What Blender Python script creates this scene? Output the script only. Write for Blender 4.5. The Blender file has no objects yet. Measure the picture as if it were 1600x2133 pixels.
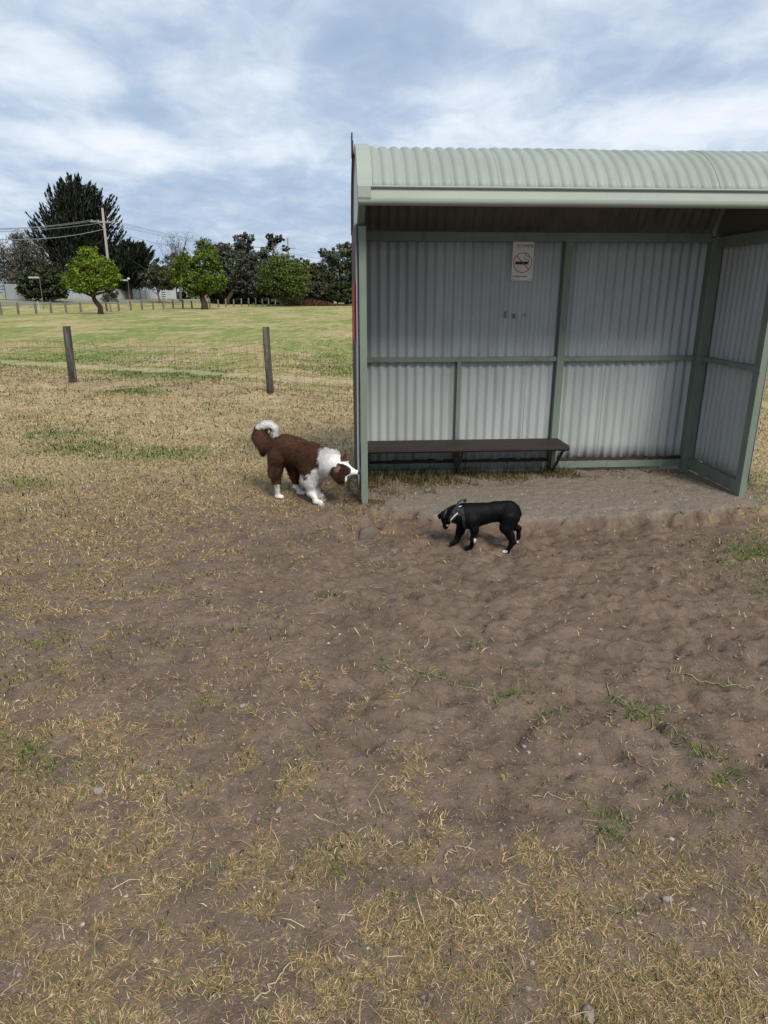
import bpy, math, random
import numpy as np

# ------------------------------------------------------------------ camera, sky, sun, exposure
scn = bpy.context.scene
FPX, PITCH, EYE = 1418.0, math.radians(17.83), 1.65
cam_d = bpy.data.cameras.new('camera'); cam = bpy.data.objects.new('camera', cam_d)
scn.collection.objects.link(cam)
cam.location = (0, 0, EYE); cam.rotation_euler = (math.pi/2 - PITCH, 0, 0)
cam_d.sensor_fit = 'HORIZONTAL'; cam_d.sensor_width = 36.0; cam_d.lens = 36.0*FPX/1600.0
cam_d.clip_start = 0.05; cam_d.clip_end = 6000
scn.camera = cam

SUN_EL, SUN_AZ = math.radians(43), math.radians(155)      # azimuth clockwise from +Y
world = bpy.data.worlds.new('World'); scn.world = world; world.use_nodes = True
wn, wl = world.node_tree.nodes, world.node_tree.links
wn.clear()
def WN(t, **k):
    n = wn.new(t)
    for a, b in k.items(): setattr(n, a, b)
    return n
def wmath(op, a, b=None, clamp=False):
    n = WN('ShaderNodeMath', operation=op, use_clamp=clamp)
    for i, x in enumerate((a, b)):
        if x is None: continue
        if isinstance(x, (int, float)): n.inputs[i].default_value = x
        else: wl.new(x, n.inputs[i])
    return n.outputs[0]
def build_sky():
    out = WN('ShaderNodeOutputWorld'); bg = WN('ShaderNodeBackground'); bg.inputs['Strength'].default_value = 0.1
    sky = WN('ShaderNodeTexSky', sky_type='NISHITA'); sky.sun_disc = False
    sky.sun_elevation = SUN_EL; sky.sun_rotation = SUN_AZ
    tc = WN('ShaderNodeTexCoord'); sep = WN('ShaderNodeSeparateXYZ'); wl.new(tc.outputs['Generated'], sep.inputs[0])
    # cloud deck: direction projected on a plane overhead, softened at the horizon
    den = wmath('ADD', wmath('MAXIMUM', sep.outputs[2], 0.0), 0.16)
    px, py = wmath('DIVIDE', sep.outputs[0], den), wmath('DIVIDE', sep.outputs[1], den)
    def noise(sx, sy, rot, scale, det, rough, dist, off):
        comb = WN('ShaderNodeCombineXYZ'); wl.new(px, comb.inputs[0]); wl.new(py, comb.inputs[1]); comb.inputs[2].default_value = off
        mp = WN('ShaderNodeMapping'); mp.inputs['Rotation'].default_value[2] = rot
        mp.inputs['Scale'].default_value = (sx, sy, 1); wl.new(comb.outputs[0], mp.inputs[0])
        n = WN('ShaderNodeTexNoise'); n.inputs['Scale'].default_value = scale; n.inputs['Detail'].default_value = det
        n.inputs['Roughness'].default_value = rough; n.inputs['Distortion'].default_value = dist
        wl.new(mp.outputs[0], n.inputs['Vector']); return n.outputs['Fac']
    a = noise(1.0, 0.8, 0.45, 0.95, 7, 0.52, 0.5, 3.1)
    b = noise(1.0, 0.7, 0.5, 2.4, 7, 0.56, 0.6, 7.7)
    c = noise(1.0, 0.8, 0.2, 7.0, 6, 0.6, 0.5, 1.3)
    den_ = wmath('ADD', wmath('ADD', wmath('MULTIPLY', a, 0.46), wmath('MULTIPLY', b, 0.40)), wmath('MULTIPLY', c, 0.26))
    # a few real cloud masses: brighter banks low on the left and on the right, a blue-grey gap between
    def bank(x, y, rx, rz, w):
        az, el = math.atan2((x-800)/FPX, math.cos(PITCH)), 0
        yc = -(y-1066.5)/FPX
        d = np.array([(x-800)/FPX, math.cos(PITCH)+yc*math.sin(PITCH), -math.sin(PITCH)+yc*math.cos(PITCH)]); d /= np.linalg.norm(d)
        dx = wmath('DIVIDE', wmath('SUBTRACT', sep.outputs[0], float(d[0])), rx/FPX)
        dz = wmath('DIVIDE', wmath('SUBTRACT', sep.outputs[2], float(d[2])), rz/FPX)
        q = wmath('ADD', wmath('MULTIPLY', dx, dx), wmath('MULTIPLY', dz, dz))
        fw = wmath('MULTIPLY', wmath('GREATER_THAN', sep.outputs[1], 0.0), wmath('EXPONENT', wmath('MULTIPLY', q, -1.0)))
        return wmath('MULTIPLY', fw, w)
    s = wmath('ADD', wmath('MULTIPLY', wmath('SUBTRACT', den_, .535), 1.16), .472)
    for k in [(60,135,190,55,.15),(180,300,150,36,.17),(620,170,110,38,.12),(560,310,170,36,.13),(1400,262,420,60,.20),
              (330,190,120,60,.05),(950,190,150,22,.07),(440,35,200,30,.07),(1130,60,140,40,.04),
              (300,240,160,40,-.10),(740,180,110,130,-.10),(380,380,260,36,-.06),(1050,120,160,40,-.07),(1400,180,220,40,-.10),(1330,30,420,45,-.08),(50,210,130,26,-.10),
              (560,430,230,30,.03),(250,480,420,70,-.06),(900,60,90,60,-.05)]:
        s = wmath('ADD', s, bank(*k))
    ramp = WN('ShaderNodeValToRGB'); wl.new(s, ramp.inputs[0])
    cr = ramp.color_ramp; cr.interpolation = 'B_SPLINE'
    for i, (p, col) in enumerate([(0.30, (.31,.41,.57)), (0.43, (.39,.49,.64)), (0.52, (.51,.59,.71)), (0.62, (.66,.73,.82)), (0.74, (.81,.85,.905))]):
        e = cr.elements[i] if i < 2 else cr.elements.new(p)
        e.position = p; e.color = (*col, 1)
    sc = WN('ShaderNodeVectorMath', operation='SCALE'); wl.new(ramp.outputs[0], sc.inputs[0]); sc.inputs['Scale'].default_value = 7.5
    mix = WN('ShaderNodeMix', data_type='RGBA'); mix.inputs['Factor'].default_value = 0.93
    wl.new(sky.outputs[0], mix.inputs['A']); wl.new(sc.outputs[0], mix.inputs['B'])
    wl.new(mix.outputs['Result'], bg.inputs[0]); wl.new(bg.outputs[0], out.inputs[0])
build_sky()
sun_d = bpy.data.lights.new('sun', 'SUN'); sun = bpy.data.objects.new('sun', sun_d); scn.collection.objects.link(sun)
sun_d.energy = 2.1; sun_d.angle = math.radians(21); sun_d.color = (1, .95, .87)
sun.rotation_euler = (math.pi/2 - SUN_EL, 0, math.pi - SUN_AZ)
scn.view_settings.view_transform = 'Standard'; scn.view_settings.look = 'None'
scn.view_settings.gamma = 1; scn.view_settings.use_curve_mapping = False; scn.view_settings.exposure = 0.62

# ------------------------------------------------------------------ helpers
random.seed(5); rng = np.random.default_rng(5)
COL = scn.collection
V = lambda *a: np.array(a, float)
def link(o, parent=None):
    COL.objects.link(o)
    if parent is not None: o.parent = parent
    return o
def tag(o, label=None, cat=None, group=None, kind=None):
    if label: o['label'] = label
    if cat: o['category'] = cat
    if group: o['group'] = group
    if kind: o['kind'] = kind
    return o
def empty(name, loc=(0,0,0), rz=0, **k):
    o = bpy.data.objects.new(name, None); o.empty_display_size = .1; o.location = loc; o.rotation_euler = (0,0,rz)
    link(o); tag(o, **k); return o
def np_mesh(name, v, f, mat, parent=None, smooth=False, col=None, loc=None, nrm=None):
    """v (n,3); f (m,3|4) array or list of index tuples; col (n,3) per-vertex colour attribute Col"""
    me = bpy.data.meshes.new(name); v = np.asarray(v, np.float32)
    if isinstance(f, np.ndarray): f = (f,)
    if isinstance(f, tuple):                        # one or more index arrays, each of one face size
        tot = np.concatenate([np.full(len(q), q.shape[1], np.int32) for q in f]); idx = np.concatenate([q.astype(np.int32).ravel() for q in f])
        me.vertices.add(len(v)); me.vertices.foreach_set('co', v.ravel())
        me.loops.add(len(idx)); me.loops.foreach_set('vertex_index', idx)
        me.polygons.add(len(tot)); me.polygons.foreach_set('loop_start', np.concatenate([[0], np.cumsum(tot)[:-1]]).astype(np.int32))
        me.polygons.foreach_set('loop_total', tot)
        me.update(calc_edges=True)
    else:
        me.from_pydata([tuple(map(float, p)) for p in v], [], f); me.update()
    if smooth: me.polygons.foreach_set('use_smooth', np.ones(len(me.polygons), bool))
    if col is not None:
        a = me.attributes.new('Col', 'FLOAT_COLOR', 'POINT')
        c = np.ones((len(v), 4), np.float32); c[:, :3] = col; a.data.foreach_set('color', c.ravel())
    if nrm is not None: a = me.attributes.new('Nrm', 'FLOAT_VECTOR', 'POINT'); a.data.foreach_set('vector', np.ascontiguousarray(nrm, np.float32).ravel())
    me.materials.append(mat)
    o = bpy.data.objects.new(name, me)
    if loc is not None: o.location = loc
    return link(o, parent)
class MB:
    """collects boxes, prisms and tubes into one mesh"""
    def __init__(s): s.v = []; s.f = []
    def add(s, vs, fs):
        n = len(s.v); s.v += [tuple(map(float, p)) for p in vs]; s.f += [tuple(n+i for i in q) for q in fs]; return s
    def box(s, a, b, jit=0):
        (x0,y0,z0),(x1,y1,z1) = a, b
        return s.add([(x0,y0,z0),(x1,y0,z0),(x1,y1,z0),(x0,y1,z0),(x0,y0,z1),(x1,y0,z1),(x1,y1,z1),(x0,y1,z1)],
              [(0,3,2,1),(4,5,6,7),(0,1,5,4),(1,2,6,5),(2,3,7,6),(3,0,4,7)])
    def bar(s, p, q, w, h, up=(0,0,1)):
        p, q, up = V(*p), V(*q), V(*up); d = q-p; d /= np.linalg.norm(d)
        a = np.cross(d, up); a /= np.linalg.norm(a); b = np.cross(a, d)
        vs = [e+a*w/2*i+b*h/2*j for e in (p, q) for i, j in ((-1,-1),(1,-1),(1,1),(-1,1))]
        return s.add(vs, [(0,3,2,1)[::-1],(4,5,6,7)[::-1],(0,1,5,4)[::-1],(1,2,6,5)[::-1],(2,3,7,6)[::-1],(3,0,4,7)[::-1]])
    def tube(s, pts, rs, n=6, cap=True):
        pts = [V(*p) for p in pts]; m = len(pts); base = len(s.v)
        if np.isscalar(rs): rs = [rs]*m
        ref = V(0,0,1) if abs((pts[-1]-pts[0])[2]) < .8*np.linalg.norm(pts[-1]-pts[0])+1e-9 else V(1,0,0)
        for i, p in enumerate(pts):
            d = pts[min(i+1, m-1)]-pts[max(i-1, 0)]; d = d/(np.linalg.norm(d)+1e-9)
            a = np.cross(d, ref); a /= np.linalg.norm(a)+1e-9; b = np.cross(d, a)
            for k in range(n):
                t = 2*math.pi*k/n; s.v.append(tuple(p+rs[i]*(math.cos(t)*a+math.sin(t)*b)))
        for i in range(m-1):
            for k in range(n):
                k2 = (k+1) % n; s.f.append((base+i*n+k, base+i*n+k2, base+(i+1)*n+k2, base+(i+1)*n+k))
        if cap:
            s.f.append(tuple(base+k for k in range(n))[::-1]); s.f.append(tuple(base+(m-1)*n+k for k in range(n)))
        return s
    def prism(s, prof, axis, a, b):
        """closed 2-D profile [(p,q)] extruded along axis ('x': p=y q=z, 'y': p=x q=z, 'z': p=x q=y)"""
        n = len(prof); mk = {'x': lambda t,p,q: (t,p,q), 'y': lambda t,p,q: (p,t,q), 'z': lambda t,p,q: (p,q,t)}[axis]
        vs = [mk(a,p,q) for p,q in prof]+[mk(b,p,q) for p,q in prof]
        return s.add(vs, [tuple(range(n))[::-1], tuple(range(n, 2*n))]+[(i,(i+1)%n,n+(i+1)%n,n+i) for i in range(n)])
    def build(s, name, mat, parent=None, smooth=False, bevel=0, **k):
        o = np_mesh(name, s.v, s.f, mat, parent, smooth)
        if bevel:
            m = o.modifiers.new('bevel', 'BEVEL'); m.width = bevel; m.segments = 2; m.limit_method = 'ANGLE'
        tag(o, **k); return o
def ray(u, v):
    yc = -(v-1066.5)/FPX; xc = (u-800)/FPX
    return V(xc, math.cos(PITCH)+yc*math.sin(PITCH), -math.sin(PITCH)+yc*math.cos(PITCH))
EYEP = V(0, 0, EYE)
def at(u, v, Y):                                 # the point at forward distance Y seen at photo position (u, v)
    r = ray(u, v); return EYEP + r*(Y/r[1])
def proj(x, y, z):
    dx, dy, dz = x, y, z-EYE
    w = dy*math.cos(PITCH)-dz*math.sin(PITCH); w = np.where(w > .05, w, .05)
    return 800+FPX*dx/w, 1066.5-FPX*(dy*math.sin(PITCH)+dz*math.cos(PITCH))/w

# ---- numpy noise
_perm = rng.permutation(512)
_grad = rng.normal(size=(512, 2)); _grad /= np.linalg.norm(_grad, axis=1)[:, None]
def gnoise(x, y):
    xi, yi = np.floor(x).astype(int), np.floor(y).astype(int); xf, yf = x-xi, y-yi
    def g(a, b, dx, dy):
        k = _perm[(_perm[a % 512]+b) % 512]; return _grad[k, 0]*dx+_grad[k, 1]*dy
    u, v = xf*xf*xf*(xf*(xf*6-15)+10), yf*yf*yf*(yf*(yf*6-15)+10)
    n00, n10 = g(xi, yi, xf, yf), g(xi+1, yi, xf-1, yf)
    n01, n11 = g(xi, yi+1, xf, yf-1), g(xi+1, yi+1, xf-1, yf-1)
    return 1.5*((n00*(1-u)+n10*u)*(1-v)+(n01*(1-u)+n11*u)*v)
def fbm(x, y, oct=3, gain=.5):
    s, a = 0, 1.0
    for i in range(oct): s = s+a*gnoise(x*2**i+17.3*i, y*2**i-9.1*i); a *= gain
    return s
def sstep(a, b, x):
    t = np.clip((x-a)/(b-a), 0, 1); return t*t*(3-2*t)

# ---- the shelter's place
SA, STH = V(-.185, 5.329, 0), math.radians(4.0)
SW, SD = 3.265, 1.0
def to_sh(x, y):
    dx, dy = x-SA[0], y-SA[1]; return dx*math.cos(STH)+dy*math.sin(STH), -dx*math.sin(STH)+dy*math.cos(STH)

# ---- terrain: height, bare soil, green
BA, BB = V(-29.9, 57.2), V(-15.6, 101.0)          # line of roadside bollards
BD = (BB-BA)/np.linalg.norm(BB-BA); BN = V(-BD[1], BD[0])
def edge_v(u):                                    # worn front edge of the shelter's floor
    return np.interp(u, [-.4,-.02,.12,.28,.42,.55,.8,1.2,1.7,2.1,2.4,2.8,3.4], [-.25,-.28,-.10,-.05,-.16,-.30,-.40,-.47,-.46,-.42,-.36,-.31,-.2])+.05*gnoise(u*5, u*0+3.3)+.03*gnoise(u*15, u*0+1.3)
CX = np.array([0,200,400,600,800,1000,1200,1400,1600.])
CY = np.array([700,800,870,950,1030,1100,1200,1300,1400,1500,1600,1700,1800,1900,2000,2133.])
CM = np.array([[.95]*9,[.9,.9,.92,.9,.85,.9,.9,.9,.9],[.88,.9,.95,.9,.9,.5,.3,.3,.95],[.9,.92,.95,.95,.9,.4,.12,.12,.9],
 [.85,.88,.88,.72,.5,.25,.1,.15,.62],[.74,.74,.56,.32,.2,.05,.02,.05,.5],[.60,.52,.36,.2,.09,.02,.0,.02,.3],[.50,.40,.28,.2,.1,.03,0,0,.06],
 [.52,.46,.34,.26,.2,.1,.02,.0,0],[.60,.52,.40,.28,.22,.24,.12,.06,.02],[.66,.58,.46,.34,.28,.22,.12,.08,.1],[.72,.68,.52,.40,.38,.33,.28,.28,.34],
 [.70,.68,.52,.46,.45,.42,.48,.5,.56],[.64,.56,.50,.52,.57,.52,.52,.60,.64],[.60,.54,.53,.56,.66,.58,.58,.68,.70],[.56,.54,.50,.54,.62,.58,.62,.72,.72]])
GREENS = [(985,1340,26,16,1),(800,1375,60,26,.6),(885,1402,40,14,.8),(1080,1445,80,26,.8),(1150,1490,50,26,.6),(1345,1488,60,24,.9),(1560,1125,90,36,.95),(1500,1150,60,20,.7),
 (1500,1185,80,26,.6),(1590,1215,30,40,.9),(1540,1620,60,26,.95),(1470,1575,30,16,.9),(1280,1720,46,55,.8),(1220,1690,20,14,.8),(1400,1650,50,30,.7),
 (1500,1690,60,30,.5),(480,1318,36,16,.6),(570,1300,24,14,.7),(430,1480,30,14,.7),(912,1585,30,13,.7),(100,1590,60,18,.4),(450,1815,25,12,.8),(60,1410,70,26,.5),
 (120,1340,80,30,.4),(330,945,120,13,.7),(180,935,80,18,.7),(60,1010,60,12,.6),(280,814,60,8,1),(120,905,80,12,.6),(900,990,120,20,.9),(560,930,60,20,.3),
 (620,1110,50,14,.5),(560,1160,60,20,.4),(330,1320,60,20,.4),(1410,1062,40,10,.8),(710,1240,40,20,.6),(1340,1030,60,10,.5),(700,1815,24,16,.5),(1050,1560,30,14,.4),
 (60,1560,50,30,.5),(1560,1010,40,20,.5),(1440,1650,20,14,.7),(1310,1905,30,16,.4),(1490,1860,40,16,.4)]
def cover_at(x, y):
    """how much of the soil dry turf covers, and how green it is, at a ground position"""
    px, py = proj(x, y, 0*x)
    px = np.clip(px, 0, 1599); py = np.clip(py, 700, 2132)
    i = np.clip(np.searchsorted(CX, px)-1, 0, 7); j = np.clip(np.searchsorted(CY, py)-1, 0, 14)
    a = (px-CX[i])/(CX[i+1]-CX[i]); b = (py-CY[j])/(CY[j+1]-CY[j])
    c = (CM[j,i]*(1-a)+CM[j,i+1]*a)*(1-b)+(CM[j+1,i]*(1-a)+CM[j+1,i+1]*a)*b
    far = sstep(7.0, 9.5, np.hypot(x, y)); c = c*(1-far)+.93*far
    u, v = to_sh(x, y)
    g = 0*x
    for (gx, gy, rx, ry, w) in GREENS:
        g = np.maximum(g, w*np.exp(-((px-gx)/rx)**2-((py-gy)/ry)**2))
    return c, g*(1-sstep(15, 22, y))
def terrain(x, y, detail=True):
    x, y = np.asarray(x, float), np.asarray(y, float)
    u, v = to_sh(x, y)
    s = (x-BA[0])*BN[0]+(y-BA[1])*BN[1]
    z = sstep(4, 27, s)*np.interp(y, [60, 85, 130, 400], [1.05, 1.05, .62, .4])*(1-sstep(500, 1500, np.hypot(x, y)))
    # hollow scraped out in front of the shelter's floor
    e = edge_v(u)+.06*gnoise(u*6+3, v*6)+.035*gnoise(u*17, v*17); w = sstep(-.75, .05, u)*(1-sstep(3.0, 4.3, u))
    fl = sstep(-.09, .02, v-e)
    hol = -.085*sstep(-2.3, -.3, v-e)*(1-fl)*w
    z = z+hol-.075*np.exp(-((u+.05)/.26)**2-((v+.44)/.19)**2)+.03*np.exp(-((u-.30)/.14)**2-((v+.28)/.12)**2)
    z = z+.022*fbm(x*.8, y*.8, 2)*(1-sstep(-.6, .2, v-e)*w*(v < 2))
    z = z+.12*sstep(8.5, 11, y)*(1-sstep(12.5, 14.5, y))*sstep(.5, -3.5, x)*fbm(x*.55+4, y*.9, 2)
    if detail:
        c, g = cover_at(x, y); near = 1-sstep(9, 13, np.hypot(x, y))
        soil = (1-sstep(.1, .55, c))*near
        infl = sstep(-.1, .1, v-e)*w*(v < 1.6)
        k = soil*(1-.8*infl)
        z = z+k*(.019*fbm(x*4.6, y*4.6, 4, .6)+.022*np.abs(fbm(x*8+3, y*8, 3, .6))-.012)+near*.007*fbm(x*11, y*11, 3)
        pit = gnoise(x*8.7+40, y*8.7)                # paw scrapes
        z = z-k*.05*sstep(.40, .60, pit)*(.4+.6*sstep(-.2, .4, gnoise(x*1.9, y*1.9+7)))
        z = z-k*.024*sstep(.40, .62, gnoise(x*14+3, y*14+90))+k*.012*np.abs(gnoise(x*17, y*17-31))
    return z
def gp(u, v):                                    # where the ground is seen at photo position (u, v)
    r = ray(u, v); t = np.geomspace(1, 500, 3600)
    P = EYEP+t[:, None]*r; h = P[:, 2]-terrain(P[:, 0], P[:, 1]); k = int(np.argmax(h < 0))
    if k == 0: k = len(t)-1
    q = h[k-1]/(h[k-1]-h[k]+1e-12); P = P[k-1]+(P[k]-P[k-1])*q
    return V(P[0], P[1], float(terrain(P[0], P[1])))

# ------------------------------------------------------------------ materials
def mat(name, base=(.5,.5,.5), rough=.7, attr=False, noise=None, bump=None, metal=0, spec=.3, trans=0, nattr=False):
    m = bpy.data.materials.new(name); m.use_nodes = True; nt = m.node_tree; N, L = nt.nodes, nt.links
    b = N['Principled BSDF']; b.inputs['Roughness'].default_value = rough; b.inputs['Metallic'].default_value = metal
    b.inputs['Specular IOR Level'].default_value = spec
    tc = N.new('ShaderNodeTexCoord')
    if attr:
        a = N.new('ShaderNodeAttribute'); a.attribute_name = 'Col'; c = a.outputs['Color']
    else:
        r = N.new('ShaderNodeRGB'); r.outputs[0].default_value = (*base, 1); c = r.outputs[0]
    def mixc(fac, a, colr, mode='MIX'):
        x = N.new('ShaderNodeMix'); x.data_type = 'RGBA'; x.blend_type = mode
        L.new(fac, x.inputs['Factor']); L.new(a, x.inputs['A']); x.inputs['B'].default_value = (*colr, 1); return x.outputs['Result']
    def nz(scale, det=4, vs=(1,1,1), lo=.35, hi=.65, rough_=.55):
        mp = N.new('ShaderNodeMapping'); mp.inputs['Scale'].default_value = vs; L.new(tc.outputs['Object'], mp.inputs[0])
        t = N.new('ShaderNodeTexNoise'); t.inputs['Scale'].default_value = scale; t.inputs['Detail'].default_value = det; t.inputs['Roughness'].default_value = rough_
        L.new(mp.outputs[0], t.inputs['Vector'])
        k = N.new('ShaderNodeMapRange'); k.inputs[1].default_value = lo; k.inputs[2].default_value = hi; L.new(t.outputs['Fac'], k.inputs[0]); return k.outputs[0]
    for item in (noise or []):                      # (colour, scale, stretch, lo, hi, amount)
        colr, sc, vs, lo, hi, am = item
        f = nz(sc, 5, vs, lo, hi); q = N.new('ShaderNodeMath'); q.operation = 'MULTIPLY'; q.inputs[1].default_value = am; L.new(f, q.inputs[0])
        c = mixc(q.outputs[0], c, colr)
    L.new(c, b.inputs['Base Color'])
    if bump:
        sc, st, vs = bump; f = nz(sc, 5, vs, 0, 1); bp = N.new('ShaderNodeBump'); bp.inputs['Strength'].default_value = st; bp.inputs['Distance'].default_value = .01
        L.new(f, bp.inputs['Height']); L.new(bp.outputs[0], b.inputs['Normal'])
    if nattr:
        na = N.new('ShaderNodeAttribute'); na.attribute_name = 'Nrm'; vt = N.new('ShaderNodeVectorTransform'); vt.vector_type = 'NORMAL'; vt.convert_from = 'OBJECT'; vt.convert_to = 'WORLD'
        L.new(na.outputs['Vector'], vt.inputs[0]); L.new(vt.outputs[0], b.inputs['Normal'])
    if trans:
        o = N['Material Output']; t = N.new('ShaderNodeBsdfTranslucent'); L.new(c, t.inputs['Color']); x = N.new('ShaderNodeMixShader')
        x.inputs[0].default_value = trans; L.new(b.outputs[0], x.inputs[1]); L.new(t.outputs[0], x.inputs[2]); L.new(x.outputs[0], o.inputs['Surface'])
    return m
DIRT = (.10,.085,.06); RUST = (.10,.045,.025)
M = {}
M['frame'] = mat('green_paint', (.175,.207,.165), .5, noise=[((.135,.168,.133), 5, (1,1,1), .4, .7, .7), (DIRT, 11, (1,1,.25), .58, .75, .6), (RUST, 16, (1,1,.5), .69, .76, .8)], bump=(60,.12,(1,1,1)))
M['roof'] = mat('pale_green_roof', (.315,.35,.295), .5, noise=[((.26,.29,.24), 2.2, (1,.6,1), .35, .65, .8), ((.23,.24,.19), 9, (1,.35,.35), .55, .75, .4), ((.16,.17,.14), 60, (1,1,1), .70, .78, .5)], bump=(40,.06,(1,1,1)))
M['trim'] = mat('pale_green_trim', (.335,.37,.31), .5, noise=[((.27,.305,.25), 3, (.4,1,1), .4, .7, .8), ((.20,.20,.155), 14, (.3,1,1), .6, .8, .5), (RUST, 40, (1,1,1), .73, .78, .7)], bump=(50,.06,(1,1,1)))
M['wall'] = mat('grey_wall_sheet', (.395,.42,.41), .45, noise=[((.31,.33,.32), 3, (1,1,.35), .38, .68, .8), ((.25,.255,.23), 20, (1,1,.06), .55, .8, .55), ((.14,.12,.095), 46, (1,1,.6), .70, .78, .55)], bump=(30,.05,(1,1,.3)), metal=.0)
M['soffit'] = mat('grimy_dimmed_soffit', (.16,.148,.122), .7, noise=[((.09,.082,.066), 4, (1,1,1), .4, .7, .8)])  # dirty brown, with the dimness of the shelter's inside put into the colour
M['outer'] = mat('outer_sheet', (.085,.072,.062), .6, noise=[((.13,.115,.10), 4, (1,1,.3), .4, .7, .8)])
M['gable'] = mat('gable_sheet', (.52,.56,.56), .5, noise=[((.42,.45,.45), 4, (1,1,1), .4, .7, .7)])
M['gable_in'] = mat('gable_shade_sheet', (.13,.12,.10), .7)  # dark colour standing in for shade inside the gable
M['slat'] = mat('bench_slat', (.032,.020,.017), .6, noise=[((.022,.015,.013), 9, (.15,1,1), .4, .7, .8), ((.055,.036,.03), 30, (.08,1,1), .6, .8, .5)], bump=(40,.2,(.08,1,1)))
M['dark_steel'] = mat('dark_steel', (.05,.045,.04), .6, noise=[(RUST, 20, (1,1,1), .5, .7, .8)])
M['rust'] = mat('rusty_steel', (.075,.035,.028), .8, noise=[((.14,.06,.035), 30, (1,1,1), .45, .7, .8)], bump=(80,.2,(1,1,1)))
M['rust_dark'] = mat('rusted_edge', (.035,.026,.02), .9, noise=[((.09,.05,.03), 25, (1,1,1), .5, .7, .8)])
M['red'] = mat('red_paint', (.40,.035,.04), .4, noise=[((.30,.03,.035), 8, (1,1,1), .4, .7, .6)])
M['black'] = mat('black_plastic', (.012,.012,.013), .6)
M['white'] = mat('white_enamel', (.62,.61,.56), .4, noise=[((.47,.45,.39), 9, (1,1,1), .45, .7, .6)])
M['sign_red'] = mat('sign_red', (.40,.035,.03), .45)
M['sign_black'] = mat('sign_black', (.02,.02,.02), .5)
M['scuff'] = mat('scuff_mark', (.12,.12,.11), .8)
M['concrete'] = mat('footing_concrete', (.15,.135,.115), .95, noise=[((.10,.085,.07), 30, (1,1,1), .4, .65, .8), ((.13,.095,.07), 9, (1,1,1), .38, .55, .9)], bump=(35,.7,(1,1,1)))
M['post'] = mat('weathered_post', (.085,.077,.06), .9, noise=[((.03,.027,.022), 9, (1,1,.12), .42, .6, .95), ((.20,.18,.14), 16, (1,1,.07), .54, .68, .75), ((.09,.10,.05), 5, (1,1,.6), .55, .75, .5)], bump=(24,.8,(1,1,.08)))
M['bollard'] = mat('bollard_timber', (.17,.15,.12), .9, noise=[((.09,.08,.065), 7, (1,1,.2), .4, .65, .8)])
M['pole'] = mat('pole_timber', (.34,.315,.27), .9, noise=[((.22,.20,.17), 3, (1,1,.05), .4, .65, .8)])
M['galv'] = mat('galvanised_wire', (.085,.085,.075), .6)
M['cable'] = mat('cable', (.20,.21,.22), .6)
M['stone'] = mat('pebble_stone', (.29,.25,.21), .85, noise=[((.19,.16,.135), 40, (1,1,1), .4, .65, .8)], bump=(90,.4,(1,1,1)))
M['far_sheet'] = mat('far_fence_sheet', (.36,.40,.43), .6, noise=[((.27,.30,.32), 1.2, (1,1,.5), .4, .7, .8)])
M['far_white'] = mat('far_fence_white', (.50,.53,.55), .6, noise=[((.40,.42,.43), 1.0, (1,1,.6), .4, .7, .7)])
M['brick'] = mat('house_render', (.27,.20,.13), .8, noise=[((.21,.15,.10), 1.5, (1,1,1), .4, .7, .8)])
M['tiles'] = mat('house_roof', (.16,.15,.15), .8)
M['glass'] = mat('window_glass', (.03,.035,.04), .1)
M['bark'] = mat('bark', (.075,.052,.042), .95, noise=[((.04,.03,.024), 3, (1,1,.3), .4, .65, .8)])
M['bark_grey'] = mat('bark_grey', (.15,.135,.12), .95, noise=[((.08,.07,.06), 3, (1,1,.3), .4, .65, .8)])
M['leaf'] = mat('foliage', attr=True, rough=.7, trans=.3, spec=.1, nattr=True)
M['leafdark'] = mat('dark_foliage', attr=True, rough=.8, trans=.15, spec=.08, nattr=True)
M['blade'] = mat('turf_blade', attr=True, rough=.8, trans=.15, spec=.1, nattr=True)
M['coat'] = mat('dog_coat', attr=True, rough=.75, spec=.2, noise=None, bump=(120,.25,(1,1,1)))
M['fur'] = mat('dog_fur', attr=True, rough=.65, spec=.12, trans=.3, nattr=True)
M['sleek'] = mat('sleek_coat', attr=True, rough=.62, spec=.12, bump=(140,.15,(1,1,1)))
M['web'] = mat('harness_webbing', (.022,.022,.025), .7, bump=(200,.4,(1,1,1)))
M['web_grey'] = mat('harness_trim', (.05,.05,.055), .6)
M['reflect'] = mat('harness_print', (.55,.56,.58), .45)
M['fur_black'] = mat('black_fur', attr=True, rough=.5, spec=.16, nattr=True)
M['nose'] = mat('dog_nose', (.035,.026,.024), .35)
M['eye'] = mat('dog_eye', (.02,.013,.01), .1, spec=.6)

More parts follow.
